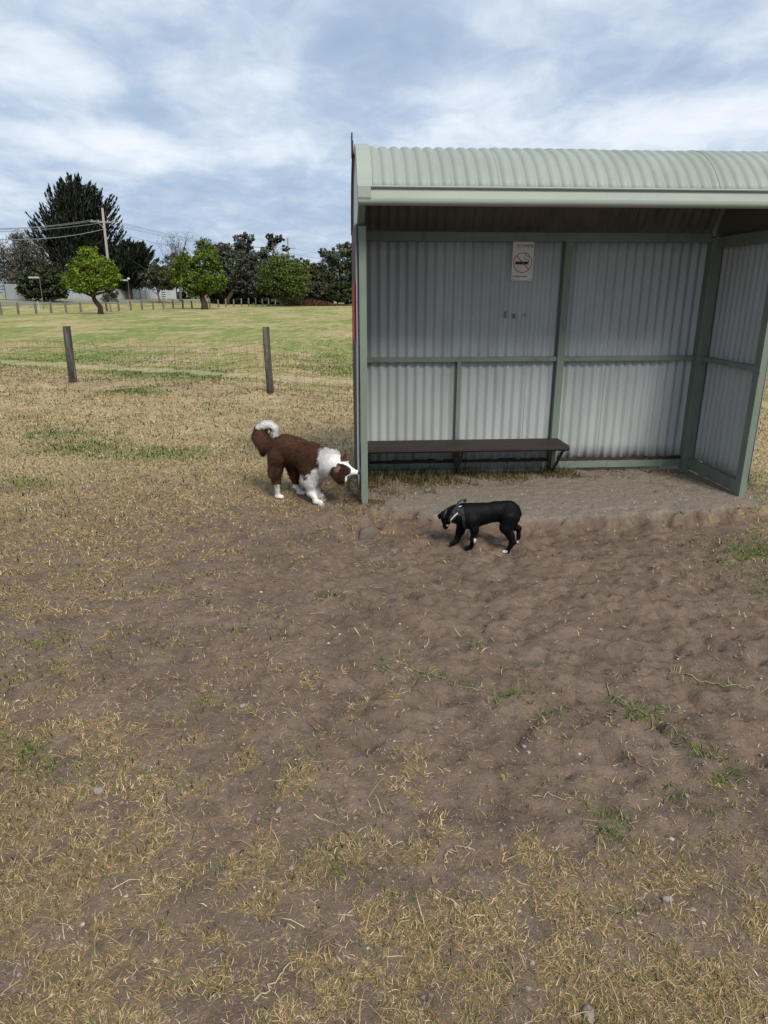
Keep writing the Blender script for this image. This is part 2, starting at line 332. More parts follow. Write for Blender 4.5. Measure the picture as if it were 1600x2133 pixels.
def ground_mat():
    m = bpy.data.materials.new('ground_soil_and_turf'); m.use_nodes = True; nt = m.node_tree; N, L = nt.nodes, nt.links
    b = N['Principled BSDF']; b.inputs['Roughness'].default_value = .95; b.inputs['Specular IOR Level'].default_value = .1
    geo = N.new('ShaderNodeNewGeometry'); POS = geo.outputs['Position']
    def attr(n):
        a = N.new('ShaderNodeAttribute'); a.attribute_name = n; return a.outputs['Fac']
    def nz(scale, det=5, vs=(1,1,1), lo=0, hi=1, rough=.55, rot=0, off=0):
        mp = N.new('ShaderNodeMapping'); mp.inputs['Scale'].default_value = vs; mp.inputs['Rotation'].default_value[2] = rot; mp.inputs['Location'].default_value = (off,off,0); L.new(POS, mp.inputs[0])
        t = N.new('ShaderNodeTexNoise'); t.inputs['Scale'].default_value = scale; t.inputs['Detail'].default_value = det; t.inputs['Roughness'].default_value = rough
        L.new(mp.outputs[0], t.inputs['Vector'])
        k = N.new('ShaderNodeMapRange'); k.inputs[1].default_value = lo; k.inputs[2].default_value = hi; L.new(t.outputs['Fac'], k.inputs[0]); return k.outputs[0]
    def mt(op, a, b_=None, clamp=False):
        n = N.new('ShaderNodeMath'); n.operation = op; n.use_clamp = clamp
        for i, x in enumerate((a, b_)):
            if x is None: continue
            if isinstance(x, (int, float)): n.inputs[i].default_value = x
            else: L.new(x, n.inputs[i])
        return n.outputs[0]
    def mix(f, a, b_, mode='MIX'):
        x = N.new('ShaderNodeMix'); x.data_type = 'RGBA'; x.blend_type = mode
        for s_, q in (('Factor', f), ('A', a), ('B', b_)):
            if isinstance(q, tuple): x.inputs[s_].default_value = (*q, 1)
            elif isinstance(q, (int, float)): x.inputs[s_].default_value = q
            else: L.new(q, x.inputs[s_])
        return x.outputs['Result']
    def ss(x, lo, hi):
        k = N.new('ShaderNodeMapRange'); k.interpolation_type = 'SMOOTHSTEP'; k.inputs[1].default_value = lo; k.inputs[2].default_value = hi; L.new(x, k.inputs[0]); return k.outputs[0]
    cov, grn, grav, far = attr('cover'), attr('green'), attr('gravel'), attr('far')
    soil = mix(nz(3.5, 6, lo=.32, hi=.68), (.155,.110,.080), (.232,.168,.122))
    soil = mix(mt('MULTIPLY', nz(26, 5, lo=.45, hi=.75), .6), soil, (.10,.071,.054))
    soil = mix(mt('MULTIPLY', nz(160, 3, lo=.58, hi=.72), .5), soil, (.28,.23,.185))
    soil = mix(mt('MULTIPLY', nz(5.5, 7, lo=.50, hi=.60, rough=.65, off=9), .38), soil, (.092,.064,.049))
    gravel = mix(nz(40, 5, lo=.35, hi=.65), (.20,.165,.132), (.26,.22,.178))
    gravel = mix(nz(120, 3, lo=.62, hi=.70), gravel, (.36,.33,.29))
    soil = mix(grav, soil, gravel)
    lip = attr('lip')
    soil = mix(mt('MULTIPLY', lip, nz(22, 5, lo=.3, hi=.6)), soil, (.30,.27,.20))
    straw = mix(nz(5, 6, lo=.3, hi=.7), (.37,.275,.145), (.50,.395,.23))
    straw = mix(mt('MULTIPLY', nz(1.1, 4, lo=.5, hi=.7), .5), straw, (.26,.19,.115))
    straw = mix(mt('MULTIPLY', nz(70, 3, vs=(1,.5,1), lo=.5, hi=.72), .7), straw, (.21,.155,.09))
    # the open field beyond the wire fence: dry and green patches
    field = mix(nz(.42, 9, vs=(.8,.40,1), lo=.40, hi=.60, rough=.68), (.28,.265,.09), (.45,.345,.17))
    field = mix(mt('MULTIPLY', nz(.30, 9, vs=(.8,.34,1), lo=.465, hi=.545, rough=.74, off=31), .9), field, (.155,.225,.042))
    field = mix(mt('MULTIPLY', nz(.40, 9, vs=(.8,.36,1), lo=.535, hi=.60, rough=.74, off=77), .85), field, (.50,.37,.22))
    field = mix(mt('MULTIPLY', nz(2.6, 6, vs=(1,.22,1), lo=.47, hi=.62, rough=.75, off=12), .55), field, (.55,.45,.235))
    field = mix(mt('MULTIPLY', nz(3.4, 6, vs=(1,.20,1), lo=.49, hi=.64, rough=.75), .65), field, (.17,.185,.055))
    field = mix(mt('MULTIPLY', nz(9, 4, vs=(1,.16,1), lo=.5, hi=.7, rough=.7, off=5), .5), field, (.20,.165,.07))
    straw = mix(far, straw, field)
    sep = N.new('ShaderNodeSeparateXYZ'); L.new(POS, sep.inputs[0])
    def band(p, q, w, wob):                          # a trodden line on the ground from p to q
        p, q = V(*p), V(*q); d = (q-p)/np.linalg.norm(q-p); nx, ny = -d[1], d[0]
        dist = mt('ADD', mt('MULTIPLY', sep.outputs[0], float(nx)), mt('ADD', mt('MULTIPLY', sep.outputs[1], float(ny)), float(-(p[0]*nx+p[1]*ny))))
        dist = mt('ADD', dist, mt('MULTIPLY', mt('SUBTRACT', nz(.35, 3), .5), wob))
        along = mt('ADD', mt('MULTIPLY', sep.outputs[0], float(d[0])), mt('ADD', mt('MULTIPLY', sep.outputs[1], float(d[1])), float(-(p[0]*d[0]+p[1]*d[1]))))
        on = mt('MULTIPLY', ss(along, -2, 2), mt('SUBTRACT', 1.0, ss(along, float(np.linalg.norm(q-p))-2, float(np.linalg.norm(q-p))+2)))
        return dist, on
    d1, on1 = band(gp(-250,738)[:2], gp(900,803)[:2], .5, 1.2)
    k1 = mt('SUBTRACT', 1.0, ss(mt('ABSOLUTE', d1), .2, .6)); k1 = mt('MULTIPLY', k1, nz(1.5, 7, lo=.30, hi=.56))
    k1g = mt('MULTIPLY', mt('MULTIPLY', ss(d1, -1.15, -.95), mt('SUBTRACT', 1.0, ss(d1, -.65, -.45))), nz(1, 5, lo=.25, hi=.45))
    d2, on2 = band(gp(235,655)[:2], gp(430,648)[:2], .5, 2.5); d3, on3 = band(gp(430,648)[:2], gp(735,630.5)[:2], .5, 2.5)
    k2 = mt('MULTIPLY', mt('SUBTRACT', 1.0, ss(mt('ABSOLUTE', d2), .4, 1.2)), on2); k3 = mt('MULTIPLY', mt('SUBTRACT', 1.0, ss(mt('ABSOLUTE', d3), .4, 1.4)), on3)
    g_all = mt('MAXIMUM', grn, mt('MULTIPLY', k1g, far), True)
    turf = mix(mt('MULTIPLY', g_all, .75), straw, mix(nz(9, 4, lo=.35, hi=.65), (.09,.125,.032), (.17,.20,.06)))
    trk = mt('MAXIMUM', mt('MULTIPLY', k1, far), mt('MULTIPLY', mt('MAXIMUM', k2, k3), .8), True)
    turf = mix(mt('MULTIPLY', trk, .5), turf, (.45,.36,.235))
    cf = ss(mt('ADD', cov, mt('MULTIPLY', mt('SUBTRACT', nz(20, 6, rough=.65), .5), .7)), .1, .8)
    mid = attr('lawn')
    shaded_thatch = mix(mid, mix(nz(34, 5, lo=.35, hi=.65), (.16,.108,.062), (.31,.222,.112)), turf)  # near turf base darkened to paint the shade beneath the blades
    shaded_thatch = mix(mt('MULTIPLY', grn, mt('SUBTRACT', 1.0, mid)), shaded_thatch, (.12,.125,.05))
    near_c = mix(mt('MULTIPLY', cf, mt('ADD', .62, mt('MULTIPLY', mid, .36))), soil, shaded_thatch)
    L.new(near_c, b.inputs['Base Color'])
    h = mt('ADD', mt('MULTIPLY', nz(24, 7, rough=.68), 1.3), mt('ADD', mt('MULTIPLY', nz(70, 5, rough=.65), .5), mt('MULTIPLY', nz(180, 3), .25)))
    bp = N.new('ShaderNodeBump'); bp.inputs['Strength'].default_value = .7; bp.inputs['Distance'].default_value = .019
    L.new(h, bp.inputs['Height']); L.new(bp.outputs[0], b.inputs['Normal'])
    return m

# ------------------------------------------------------------------ ground sheet
def axis(lo, hi, step, far, g):
    a = list(np.arange(lo, hi, step)); s = step; x = a[-1]
    while x < far: s *= 1+g; x += s; a.append(x)
    s = step; x = lo; pre = []
    while x > -far: s *= 1+g; x -= s; pre.append(x)
    return np.array(pre[::-1]+a)
def clumped(x, y, c):
    """share of the soil hidden by tussocks: patchy where the cover is thin"""
    s = .5*fbm(x*4.6, y*4.6, 3, .6)+.2*gnoise(x*1.3+5, y*1.3)+.42*gnoise(x*13, y*13)+.3*gnoise(x*29, y*29)
    return sstep(-.34, .48, s-(.54-c)*1.35)
def build_ground():
    xs = axis(-3.1, 3.9, .024, 4000, .06); ys = axis(.95, 6.6, .022, 4000, .042); ys = ys[ys > -8]
    X, Y = np.meshgrid(xs, ys); x, y = X.ravel(), Y.ravel()
    z = terrain(x, y)
    nx, ny = len(xs), len(ys); i = np.arange(nx*ny).reshape(ny, nx)
    f = np.stack([i[:-1,:-1], i[:-1,1:], i[1:,1:], i[1:,:-1]], -1).reshape(-1, 4)
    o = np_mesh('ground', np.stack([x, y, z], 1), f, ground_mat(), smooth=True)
    c, g = cover_at(x, y); u, v = to_sh(x, y); e = edge_v(u)+.06*gnoise(u*6+3, v*6)+.035*gnoise(u*17, v*17); cl = clumped(x, y, c); lw = sstep(6, 10, np.hypot(x, y)); c = cl*(1-lw)+c*lw
    grav = sstep(-.04, .04, v-e)*(1-sstep(SD-.1, SD+.15, v))*sstep(-.05, .1, u)*(1-sstep(SW-.1, SW+.3, u))
    lip = np.exp(-((v-e-.0)/.03)**2)*np.clip(.25+1.3*gnoise(u*4+8, v*4+1), 0, 1)*sstep(.05, .3, u)*(1-sstep(2.3, 3.0, u))*(1-.75*sstep(.85, 1.0, u)*(1-sstep(1.5, 1.7, u)))
    far = sstep(11.5, 13.5, y+x*.36)*(1-sstep(-.5, .5, 0*x))
    far = np.where(y+x*.36 > 13.2, 1, sstep(11.4, 13.2, y+x*.36))
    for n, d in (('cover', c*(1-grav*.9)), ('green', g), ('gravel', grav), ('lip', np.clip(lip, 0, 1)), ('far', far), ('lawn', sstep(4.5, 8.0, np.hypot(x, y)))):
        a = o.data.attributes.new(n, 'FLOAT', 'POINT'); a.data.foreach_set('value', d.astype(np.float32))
    tag(o, kind='structure')
build_ground()
def road():
    # sealed road beyond the bollards, following the rise
    P, F_ = [], []; n = 60; wid = [14, 15.5, 17, 18.5]
    for i in range(n):
        t = -30+i*3.0
        for s in wid:
            p = BA+BD*t+BN*s; P.append((p[0], p[1], float(terrain(p[0], p[1], False))+.03))
    for i in range(n-1):
        for j in range(3): a = i*4+j; F_.append((a, a+4, a+5, a+1))
    o = np_mesh('road', P, F_, mat('asphalt', (.22,.21,.195), .9, noise=[((.17,.16,.15), .8, (1,1,1), .4, .65, .8)]), smooth=True); tag(o, kind='structure')
road()

# ------------------------------------------------------------------ bus shelter
def shelter():
    root = empty('bus_shelter', tuple(SA), STH, label='pale green open fronted bus shelter of corrugated steel with a curved roof', cat='bus shelter')
    PW, PD, ZT = .055, .085, 2.115
    fr = M['frame']
    def post(a, b, **k): return MB().box(a, b).build('post', fr, root, bevel=.004, **k)
    post((0,0,-.1), (PW,PD,ZT)); post((SW-PW,0,-.1), (SW,PD,ZT))
    b0, b1 = SD-.06, SD
    post((0,b0,-.1), (PW,b1,ZT)); post((SW-.10,b0-.03,-.1), (SW,b1,ZT)); post((1.85,b0,-.1), (1.917,b1,2.08))
    post((.925,b0+.012,.10), (.963,b1,1.05), label='short intermediate post between bench and rail')
    def beam(n, a, b): return MB().box(a, b).build(n, fr, root, bevel=.003)
    for u0, u1 in ((PW,1.85),(1.917,SW-.10)):
        beam('rail', (u0,b0+.014,1.05), (u1,b1-.002,1.092)); beam('base_rail', (u0,b0+.02,.032), (u1,b1-.002,.118))
    beam('top_beam', (PW,b0-.01,2.078), (SW-.10,b1,2.152))
    for u0 in (0.012, SW-.055):
        beam('rail', (u0,PD,1.045), (u0+.043,b0-.03,1.088)); beam('base_rail', (u0,PD,.02), (u0+.043,b0-.03,.125)); beam('top_beam', (u0-.005,PD,2.03), (u0+.048,b0-.03,2.12))
    # corrugated sheets
    PIT, AMP = .084, .0105
    def sheet(name, s0, s1, z0, z1, put, lift=0, ragged=0, outer=None):
        n = max(3, int(round((s1-s0)/PIT*10))); S = np.linspace(s0, s1, n+1); nz_ = 14
        Z = np.linspace(z0, z1, nz_); v = []
        for zi, z in enumerate(Z):
            for k, s in enumerate(S):
                zz = z+(ragged*.012*math.sin(s*17+z0)+ragged*.008*math.sin(s*41) if zi == 0 else 0)
                v.append(put(s, AMP*math.sin(2*math.pi*s/PIT)+lift+.0025*math.sin(s*5+z*3), zz))
        f = [(j*(n+1)+i, j*(n+1)+i+1, (j+1)*(n+1)+i+1, (j+1)*(n+1)+i) for j in range(nz_-1) for i in range(n)]
        o = np_mesh(name, v, f, M['wall'], root, smooth=True)
        if outer: o.data.materials.append(outer)
        m = o.modifiers.new('thickness', 'SOLIDIFY'); m.thickness = .0025; m.offset = 0
        if outer: m.material_offset = 1
        return o
    back = lambda s, d, z: (s, SD+.0155+d, z)
    edges = [0.004, .80, 1.585, 1.90, 2.34, SW-.01]
    for k in range(5):
        sheet('wall_sheet', edges[k], edges[k+1]+(.03 if k < 4 else 0), .105, 2.14, back, lift=.006*(k % 2), ragged=1)
    for u0, sg in ((-.0125, -1), (SW+.0125, 1)):
        for k, (v0, v1) in enumerate(((.02, .60), (.575, SD))):
            sheet('side_sheet', v0, v1, .10, 2.13, (lambda s, d, z, u0=u0, sg=sg: (u0+sg*d, s, z)), lift=.006*(k % 2), ragged=1, outer=(M['outer'] if sg < 0 else None))
    # curved roof: circular arc from the front eave over to the back
    VF, VB, ZE, RISE = -.29, .975, 2.330, .345
    vc, hw = (VF+VB)/2, (VB-VF)/2; R = (hw*hw+RISE*RISE)/(2*RISE); zc = ZE+RISE-R; A = math.asin(hw/R)
    A2 = math.acos((2.150-zc)/R)
    arc = lambda t, r=0: (vc+(R+r)*math.sin(t), zc+(R+r)*math.cos(t))
    def roof_sheet(s0, s1, lift):
        n = int((s1-s0)/PIT*12); S = np.linspace(s0, s1, n+1); T = np.linspace(-A, A2, 26); v = []
        for t in T:
            for s in S:
                ph = 2*math.pi*s/(.083); d = .0082*math.sin(ph)+.0018*math.sin(2*ph+1.6)
                q, z = arc(t, d+lift); v.append((s, q, z))
        f = [(j*(n+1)+i, j*(n+1)+i+1, (j+1)*(n+1)+i+1, (j+1)*(n+1)+i) for j in range(25) for i in range(n)]
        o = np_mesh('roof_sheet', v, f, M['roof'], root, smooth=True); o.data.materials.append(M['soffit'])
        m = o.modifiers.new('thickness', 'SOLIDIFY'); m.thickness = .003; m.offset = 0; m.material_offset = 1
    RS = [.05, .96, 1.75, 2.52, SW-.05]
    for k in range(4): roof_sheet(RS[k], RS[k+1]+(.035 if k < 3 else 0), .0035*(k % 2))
    # barge cappings over both roof ends
    for u0, u1 in ((-.014, .085), (SW-.085, SW+.014)):
        T = np.linspace(-A-.02, A2+.02, 30); mb = MB(); v, f = [], []
        for t in T:
            for (uu, r) in (((u0,-.045),(u0,.022),(u1,.022),(u1,.012),(u0+.006,.012),(u0+.006,-.045)) if u0 < 1 else ((u1,-.045),(u1-.006,-.045),(u1-.006,.012),(u0,.012),(u0,.022),(u1,.022))):
                q, z = arc(t, r); v.append((uu, q, z))
        for i in range(29):
            for k in range(6): f.append((i*6+k, i*6+(k+1)%6, (i+1)*6+(k+1)%6, (i+1)*6+k))
        f += [tuple(range(6)), tuple(range(29*6, 30*6))[::-1]]
        mb.add(v, f).build('barge_capping', M['trim'], root)
        # gable panel below it
        g0 = u0+.008 if u0 < 1 else u1-.012
        prof = [arc(t, -.002) for t in np.linspace(-A, A2, 24)]+[(SD+.02, 2.125), (.02, 2.125)]
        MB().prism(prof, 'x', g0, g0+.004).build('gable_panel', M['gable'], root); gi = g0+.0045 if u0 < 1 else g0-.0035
        MB().prism([(q, z-.002) for q, z in prof[:24]]+prof[24:], 'x', gi, gi+.003).build('gable_shade_sheet', M['gable_in'], root)  # added dark sheet that paints shade on the gable's inner face
        ge = g0-.004 if u0 < 1 else g0+.004
        MB().bar((ge+.002, .03, 2.142), (ge+.002, SD, 2.142), .004, .03).build('gable_strip', M['gable'], root)
        for vv in (.25, .5, .8, 1.0): MB().tube([(ge-.006, vv, 2.142), (ge+.012, vv, 2.142)], .011, 6).build('bolt', M['dark_steel'], root)
        # sloped lip from the gutter back to the post
        MB().bar((u0+.03 if u0 < 1 else u1-.03, -.27, 2.238), (u0+.03 if u0 < 1 else u1-.03, .05, 2.12), .05, .012).build('eave_bracket', fr, root)
    MB().tube([(-.019, *arc(t, -.03)) for t in np.linspace(.05, A2+.02, 14)], .011, 6).build('edge_strip', M['dark_steel'], root)
    # gutter with a rolled lower edge
    pr = [(-.292,2.338),(-.322,2.338),(-.326,2.332),(-.322,2.326),(-.304,2.324),(-.306,2.312),(-.318,2.262)]
    for k in range(7):
        a = math.pi+k*math.pi/12*1.1; pr.append((-.288+.030*math.cos(a), 2.252+.030*math.sin(a)))
    pr += [(-.245,2.222),(-.245,2.228),(-.284,2.229),(-.310,2.258),(-.298,2.312),(-.296,2.330)]
    MB().prism(pr, 'x', -.012, SW+.012).build('gutter', M['trim'], root)
    for u0 in (-.014, SW-.075):
        MB().prism([(-.300,2.352),(-.331,2.336),(-.326,2.264),(-.305,2.228),(-.300,2.24)], 'x', u0, u0+.089).build('barge_foot', M['trim'], root, bevel=.004)
    for u0 in (-.013, SW+.009):
        MB().prism([(-.318,2.333),(-.318,2.262),(-.30,2.228),(-.245,2.222),(-.245,2.333)], 'x', u0, u0+.004).build('gutter_end', M['trim'], root)
    for u0, u1 in ((PW,.925),(.963,1.85),(1.917,SW-.10)):       # ragged rusted line where the sheets meet the base rail
        n = int((u1-u0)/.018); rg = np.random.default_rng(int(u0*100)); top = .117+.010*np.abs(np.convolve(rg.normal(size=n+5), [.2]*5, 'same')[:n+1])*2+.003*rg.random(n+1); v, f = [], []
        for k in range(n+1):
            u = u0+(u1-u0)*k/n; v += [(u,b0+.018,.106-.006*rg.random()),(u,b0+.018,top[k]),(u,b1+.002,top[k]),(u,b1+.002,.106)]
        for k in range(n): f += [(k*4+i, k*4+(i+1)%4, k*4+4+(i+1)%4, k*4+4+i) for i in range(4)]
        MB().add(v, f).build('rust_edge', M['rust_dark'], root)
    for (u, z, w, h) in ((1.352,1.437,.012,.055),(1.428,1.43,.018,.04),(1.53,1.447,.010,.026)):
        MB().box((u,SD-.001,z), (u+w,SD+.004,z+h)).build('scuff', M['scuff'], root)
    return root
SH = shelter()
shp = lambda u, v, z=0: SA+V(u*math.cos(STH)-v*math.sin(STH), u*math.sin(STH)+v*math.cos(STH), z)

def bench():
    root = empty('bench', tuple(shp(.04, SD-.06)), STH, label='low dark brown slatted bench fixed along the back wall of the shelter', cat='bench')
    Lb, zt, dep = 1.87, .333, .36
    n = 6; w = dep/n
    for k in range(n):
        v0 = -dep+k*w
        prof = [(v0+.003,zt-.03),(v0+w-.004,zt-.03),(v0+w-.004,zt-.002),(v0+w-.007,zt),(v0+.006,zt),(v0+.003,zt-.003)]
        if k == 0: prof = [(v0+.012,zt-.045),(v0+w-.004,zt-.045),(v0+w-.004,zt-.002),(v0+w-.007,zt),(v0+.012,zt),(v0-.002,zt-.012),(v0-.004,zt-.03)]
        MB().prism(prof, 'x', .0, Lb).build('slat', M['slat'], root)
    for u in (.03, .885, 1.81):
        MB().box((u,-.05,-.05), (u+.04,-.012,zt-.031)).build('leg', M['dark_steel'], root)
        MB().box((u+.002,-dep+.03,zt-.058), (u+.038,-.05,zt-.032)).build('bearer', M['dark_steel'], root)
        MB().bar((u+.02,-dep+.06,zt-.06), (u+.02,-.05,.03), .03, .012, up=(1,0,0)).build('brace', M['dark_steel'], root)
bench()

def text(body, size, loc, rot, mt_, parent, align='LEFT', sx=1):
    c = bpy.data.curves.new('lettering', 'FONT'); c.body = body; c.size = size; c.align_x = align; c.extrude = .0002; c.offset = size*.012
    t_ = bpy.data.objects.new('t', c); COL.objects.link(t_); me = bpy.data.meshes.new_from_object(t_, depsgraph=bpy.context.evaluated_depsgraph_get()); bpy.data.objects.remove(t_)
    me.materials.clear(); o = bpy.data.objects.new('lettering', me); o.location = loc; o.rotation_euler = rot; o.scale = (sx,1,1); me.materials.append(mt_); return link(o, parent)
def no_smoking():
    c = shp(1.486, SD-.013, 1.918)
    root = empty('no_smoking_sign', tuple(c), STH, label='small white no smoking sign with red ring on the back wall', cat='sign')
    w, h = .190, .325
    pr = []
    for cx, cz, a0 in ((w/2-.012,h/2-.012,0),(-w/2+.012,h/2-.012,90),(-w/2+.012,-h/2+.012,180),(w/2-.012,-h/2+.012,270)):
        for k in range(4): a = math.radians(a0+30*k); pr.append((cx+.012*math.cos(a), cz+.012*math.sin(a)))
    MB().prism(pr, 'y', 0, .002).build('plate', M['white'], root)
    R90 = (math.pi/2, 0, 0)
    text('No Smoking', .030, (w/2-.008, -.0006, h/2-.040), R90, M['sign_black'], root, 'RIGHT')
    text('Penalties apply', .023, (-w/2+.008, -.0006, -h/2+.030), R90, M['sign_black'], root)
    MB().box((-w/2+.004,-.0008,h/2-.051), (w/2-.004,-.0001,h/2-.0495)).build('rule', M['scuff'], root)
    # ring and bar
    v, f = [], []; n = 48; cz = -.012
    for k in range(n):
        t = 2*math.pi*k/n
        for r in (.085, .0785): v.append((r*math.cos(t), -.0012, cz+r*math.sin(t)))
    f = [(2*k, 2*((k+1)%n), 2*((k+1)%n)+1, 2*k+1) for k in range(n)]
    o = np_mesh('red_ring', v, f, M['sign_red'], root); mm = o.modifiers.new('t', 'SOLIDIFY'); mm.thickness = .0008
    MB().bar((-.058,-.0014,cz+.058), (.058,-.0014,cz-.058), .0008, .0075, up=(1,0,1)).build('red_bar', M['sign_red'], root)
    MB().box((-.066,-.0010,cz-.015), (.048,-.0001,cz+.010)).box((.052,-.0010,cz-.015), (.056,-.0001,cz+.010)).build('cigarette', M['sign_black'], root)
    s = MB()
    for dx, dz in ((0,0),(.006,.026)):
        pts = [(.056+dx*.4,-.0006,cz+.010+dz),(.050+dx,-.0006,cz+.021+dz),(.030+dx,-.0006,cz+.028+dz),(.016+dx,-.0006,cz+.036+dz),(.013+dx,-.0006,cz+.048+dz)]
        for a, b in zip(pts[:-1], pts[1:]): s.bar(a, b, .0006, .0045, up=(1,0,.3))
    s.build('smoke', M['sign_black'], root)
    for x in (-.078, .078): MB().tube([(x,.001,-h/2+.012),(x,-.002,-h/2+.012)], .004, 8).build('screw', M['dark_steel'], root)
no_smoking()

def red_board():
    root = empty('red_sign', tuple(shp(-.022, .075, 1.30)), STH, label='red board seen edge on, fixed to the outer left wall', cat='sign')
    MB().box((-.020,-.012,0), (-.002,.20,.42)).build('board', M['red'], root, bevel=.003)
    MB().box((-.001,-.014,.0), (.012,.19,.418)).build('backing', M['black'], root)
    for z in (.135, .165, .29): MB().box((-.022,-.014,z), (-.003,.203,z+.008)).build('band', M['red'], root)
red_board()
def top_plate():
    root = empty('roof_top_sign', tuple(shp(-.022, .40, 2.60)), STH, label='rusty sign plate seen edge on, rising above the shelter roof', cat='sign')
    MB().box((-.012,-.06,.03), (-.002,.06,.185)).build('plate', M['rust'], root, bevel=.002)
    MB().bar((-.002,0,-.06), (-.002,0,.14), .03, .012, up=(1,0,0)).build('bracket', M['rust'], root)
top_plate()

def footing():
    c = gp(767, 1112); n = 14; v, f = [], []; rg = np.random.default_rng(3)
    rad = .058*(1+.22*rg.normal(size=n))
    for (s, z) in ((1.3,-.10),(1.15,.010),(.95,.045),(.45,.055)):
        for k in range(n):
            t = 2*math.pi*k/n; v.append((c[0]+s*rad[k]*1.25*math.cos(t)+.008*rg.normal(), c[1]+s*rad[k]*1.0*math.sin(t)+.008*rg.normal(), c[2]+z+.010*rg.normal()))
    for j in range(3):
        for k in range(n): f.append((j*n+k, j*n+(k+1)%n, (j+1)*n+(k+1)%n, (j+1)*n+k))
    f.append(tuple(range(3*n, 4*n)))
    o = np_mesh('concrete_footing', v, f, M['concrete'], smooth=True); m = o.modifiers.new('s', 'SUBSURF'); m.levels = m.render_levels = 1
    tag(o, 'rough grey concrete lump exposed in the dirt below the left post', 'concrete footing')
footing()

# ------------------------------------------------------------------ wire fence beyond the shelter
def wire_fence():
    a, b = gp(152, 796), gp(563, 817); d = b[:2]-a[:2]; sp = np.linalg.norm(d); d = d/sp
    root = empty('wire_fence', (a[0], a[1], 0), 0, label='low timber post and wire mesh fence across the grass', cat='fence')
    pos = [a[:2]-d*sp, a[:2], b[:2], b[:2]+d*sp]
    for i, p in enumerate(pos):
        z = float(terrain(*p)); rg = np.random.default_rng(i+2); rr = .062+.006*rg.normal()
        pts = [(p[0]-a[0]+rg.normal()*.004, p[1]-a[1], z-.2+h) for h in (0,.2,.5,.95,1.25)]; lean = (-.004, .006)[i % 2]
        pts = [(q[0]+lean*k, q[1], q[2]) for k, q in enumerate(pts)]
        mb = MB().tube(pts, [rr*1.05, rr*1.03, rr, rr*.97, rr*.93], 10)
        mb.build('post', M['post'], root)
    m = MB(); L_ = 3*sp; nrm = V(-d[1], d[0])*-.066; N = 40
    def P(t, h):
        q = pos[0]+d*t; sag = -.03*math.sin(math.pi*((t/sp) % 1)); return (q[0]-a[0]+nrm[0], q[1]-a[1]+nrm[1], float(terrain(q[0], q[1], False))+h+(sag if h > .5 else 0))
    for h in (.06,.17,.28,.40,.53,.66,.78): m.tube([P(L_*k/N, h) for k in range(N+1)], .0027, 3, False)
    m.build('horizontal_wires', M['galv'], root, kind='stuff')
    m = MB(); t = 0
    while t < L_:
        m.tube([P(t, .05), P(t, .42), P(t, .785)], .0023, 3, False); t += .155
    m.build('vertical_wires', M['galv'], root, kind='stuff')
wire_fence()
np.random.seed(1)

# ------------------------------------------------------------------ roadside bollards
ORD = ['first','second','third','fourth','fifth','sixth','seventh','eighth','ninth','tenth','eleventh','twelfth','thirteenth','fourteenth','fifteenth','sixteenth','seventeenth','eighteenth','nineteenth','twentieth']
def bollards():
    xs = [2.4,38,75.5,107,138.5,169,223.3,248.2,273.6,297,320,341.6,362,382,401,438,456,471.5,488,504,519,533.6,547.7,561,574.4]
    n = len(xs); proto = None
    for i, x in enumerate(xs):
        r = ray(x, 650); k = r[0]/r[1]
        t = (k*BA[1]-BA[0])/(BD[0]-k*BD[1]); p = BA+BD*t; z = float(terrain(p[0], p[1], False))
        if proto is None:
            mb = MB().tube([(0,0,-.1),(0,0,.9),(0,0,.95)], [.10,.095,.06], 8); o = mb.build('timber_bollard', M['bollard']); proto = o
        else:
            o = proto.copy(); link(o)
        o.location = (p[0], p[1], z); o.rotation_euler = (random.uniform(-.03,.03), random.uniform(-.05,.03), random.random()*6); o.scale = (1,1,random.uniform(.92,1.08))
        lab = f'{ORD[i]} weathered timber bollard from the left along the far roadside' if i < 13 else f'{ORD[n-1-i]} timber bollard from the right end of the far roadside row'
        tag(o, lab, 'bollard', 'timber bollards along the road')
bollards()

# ------------------------------------------------------------------ trees
def leaf_cards(cent, size, dirs=None, asp=.45, rg=rng, spread=1.0):
    """one folded rhombic leaf spray per centre; returns verts (4n) and quads"""
    n = len(cent); d = rg.normal(size=(n,3)) if dirs is None else dirs+spread*.35*rg.normal(size=(n,3))
    d /= np.linalg.norm(d, axis=1)[:, None]
    a = np.cross(d, rg.normal(size=(n,3))); a /= np.linalg.norm(a, axis=1)[:, None]+1e-9
    s = size*(.65+.7*rg.random(n))[:, None]; w = s*asp
    v = np.stack([cent-d*s*.5, cent+a*w*.5, cent+d*s*.5, cent-a*w*.5], 1).reshape(-1, 3)
    f = np.arange(4*n).reshape(n, 4); return v, f
def crown_mesh(name, v, f, col, matr, parent, nrm):
    nrm = nrm/(np.linalg.norm(nrm, axis=1)[:, None]+1e-9); return np_mesh(name, v, f, matr, parent, col=np.repeat(col, 4, 0), nrm=np.repeat(nrm, 4, 0))
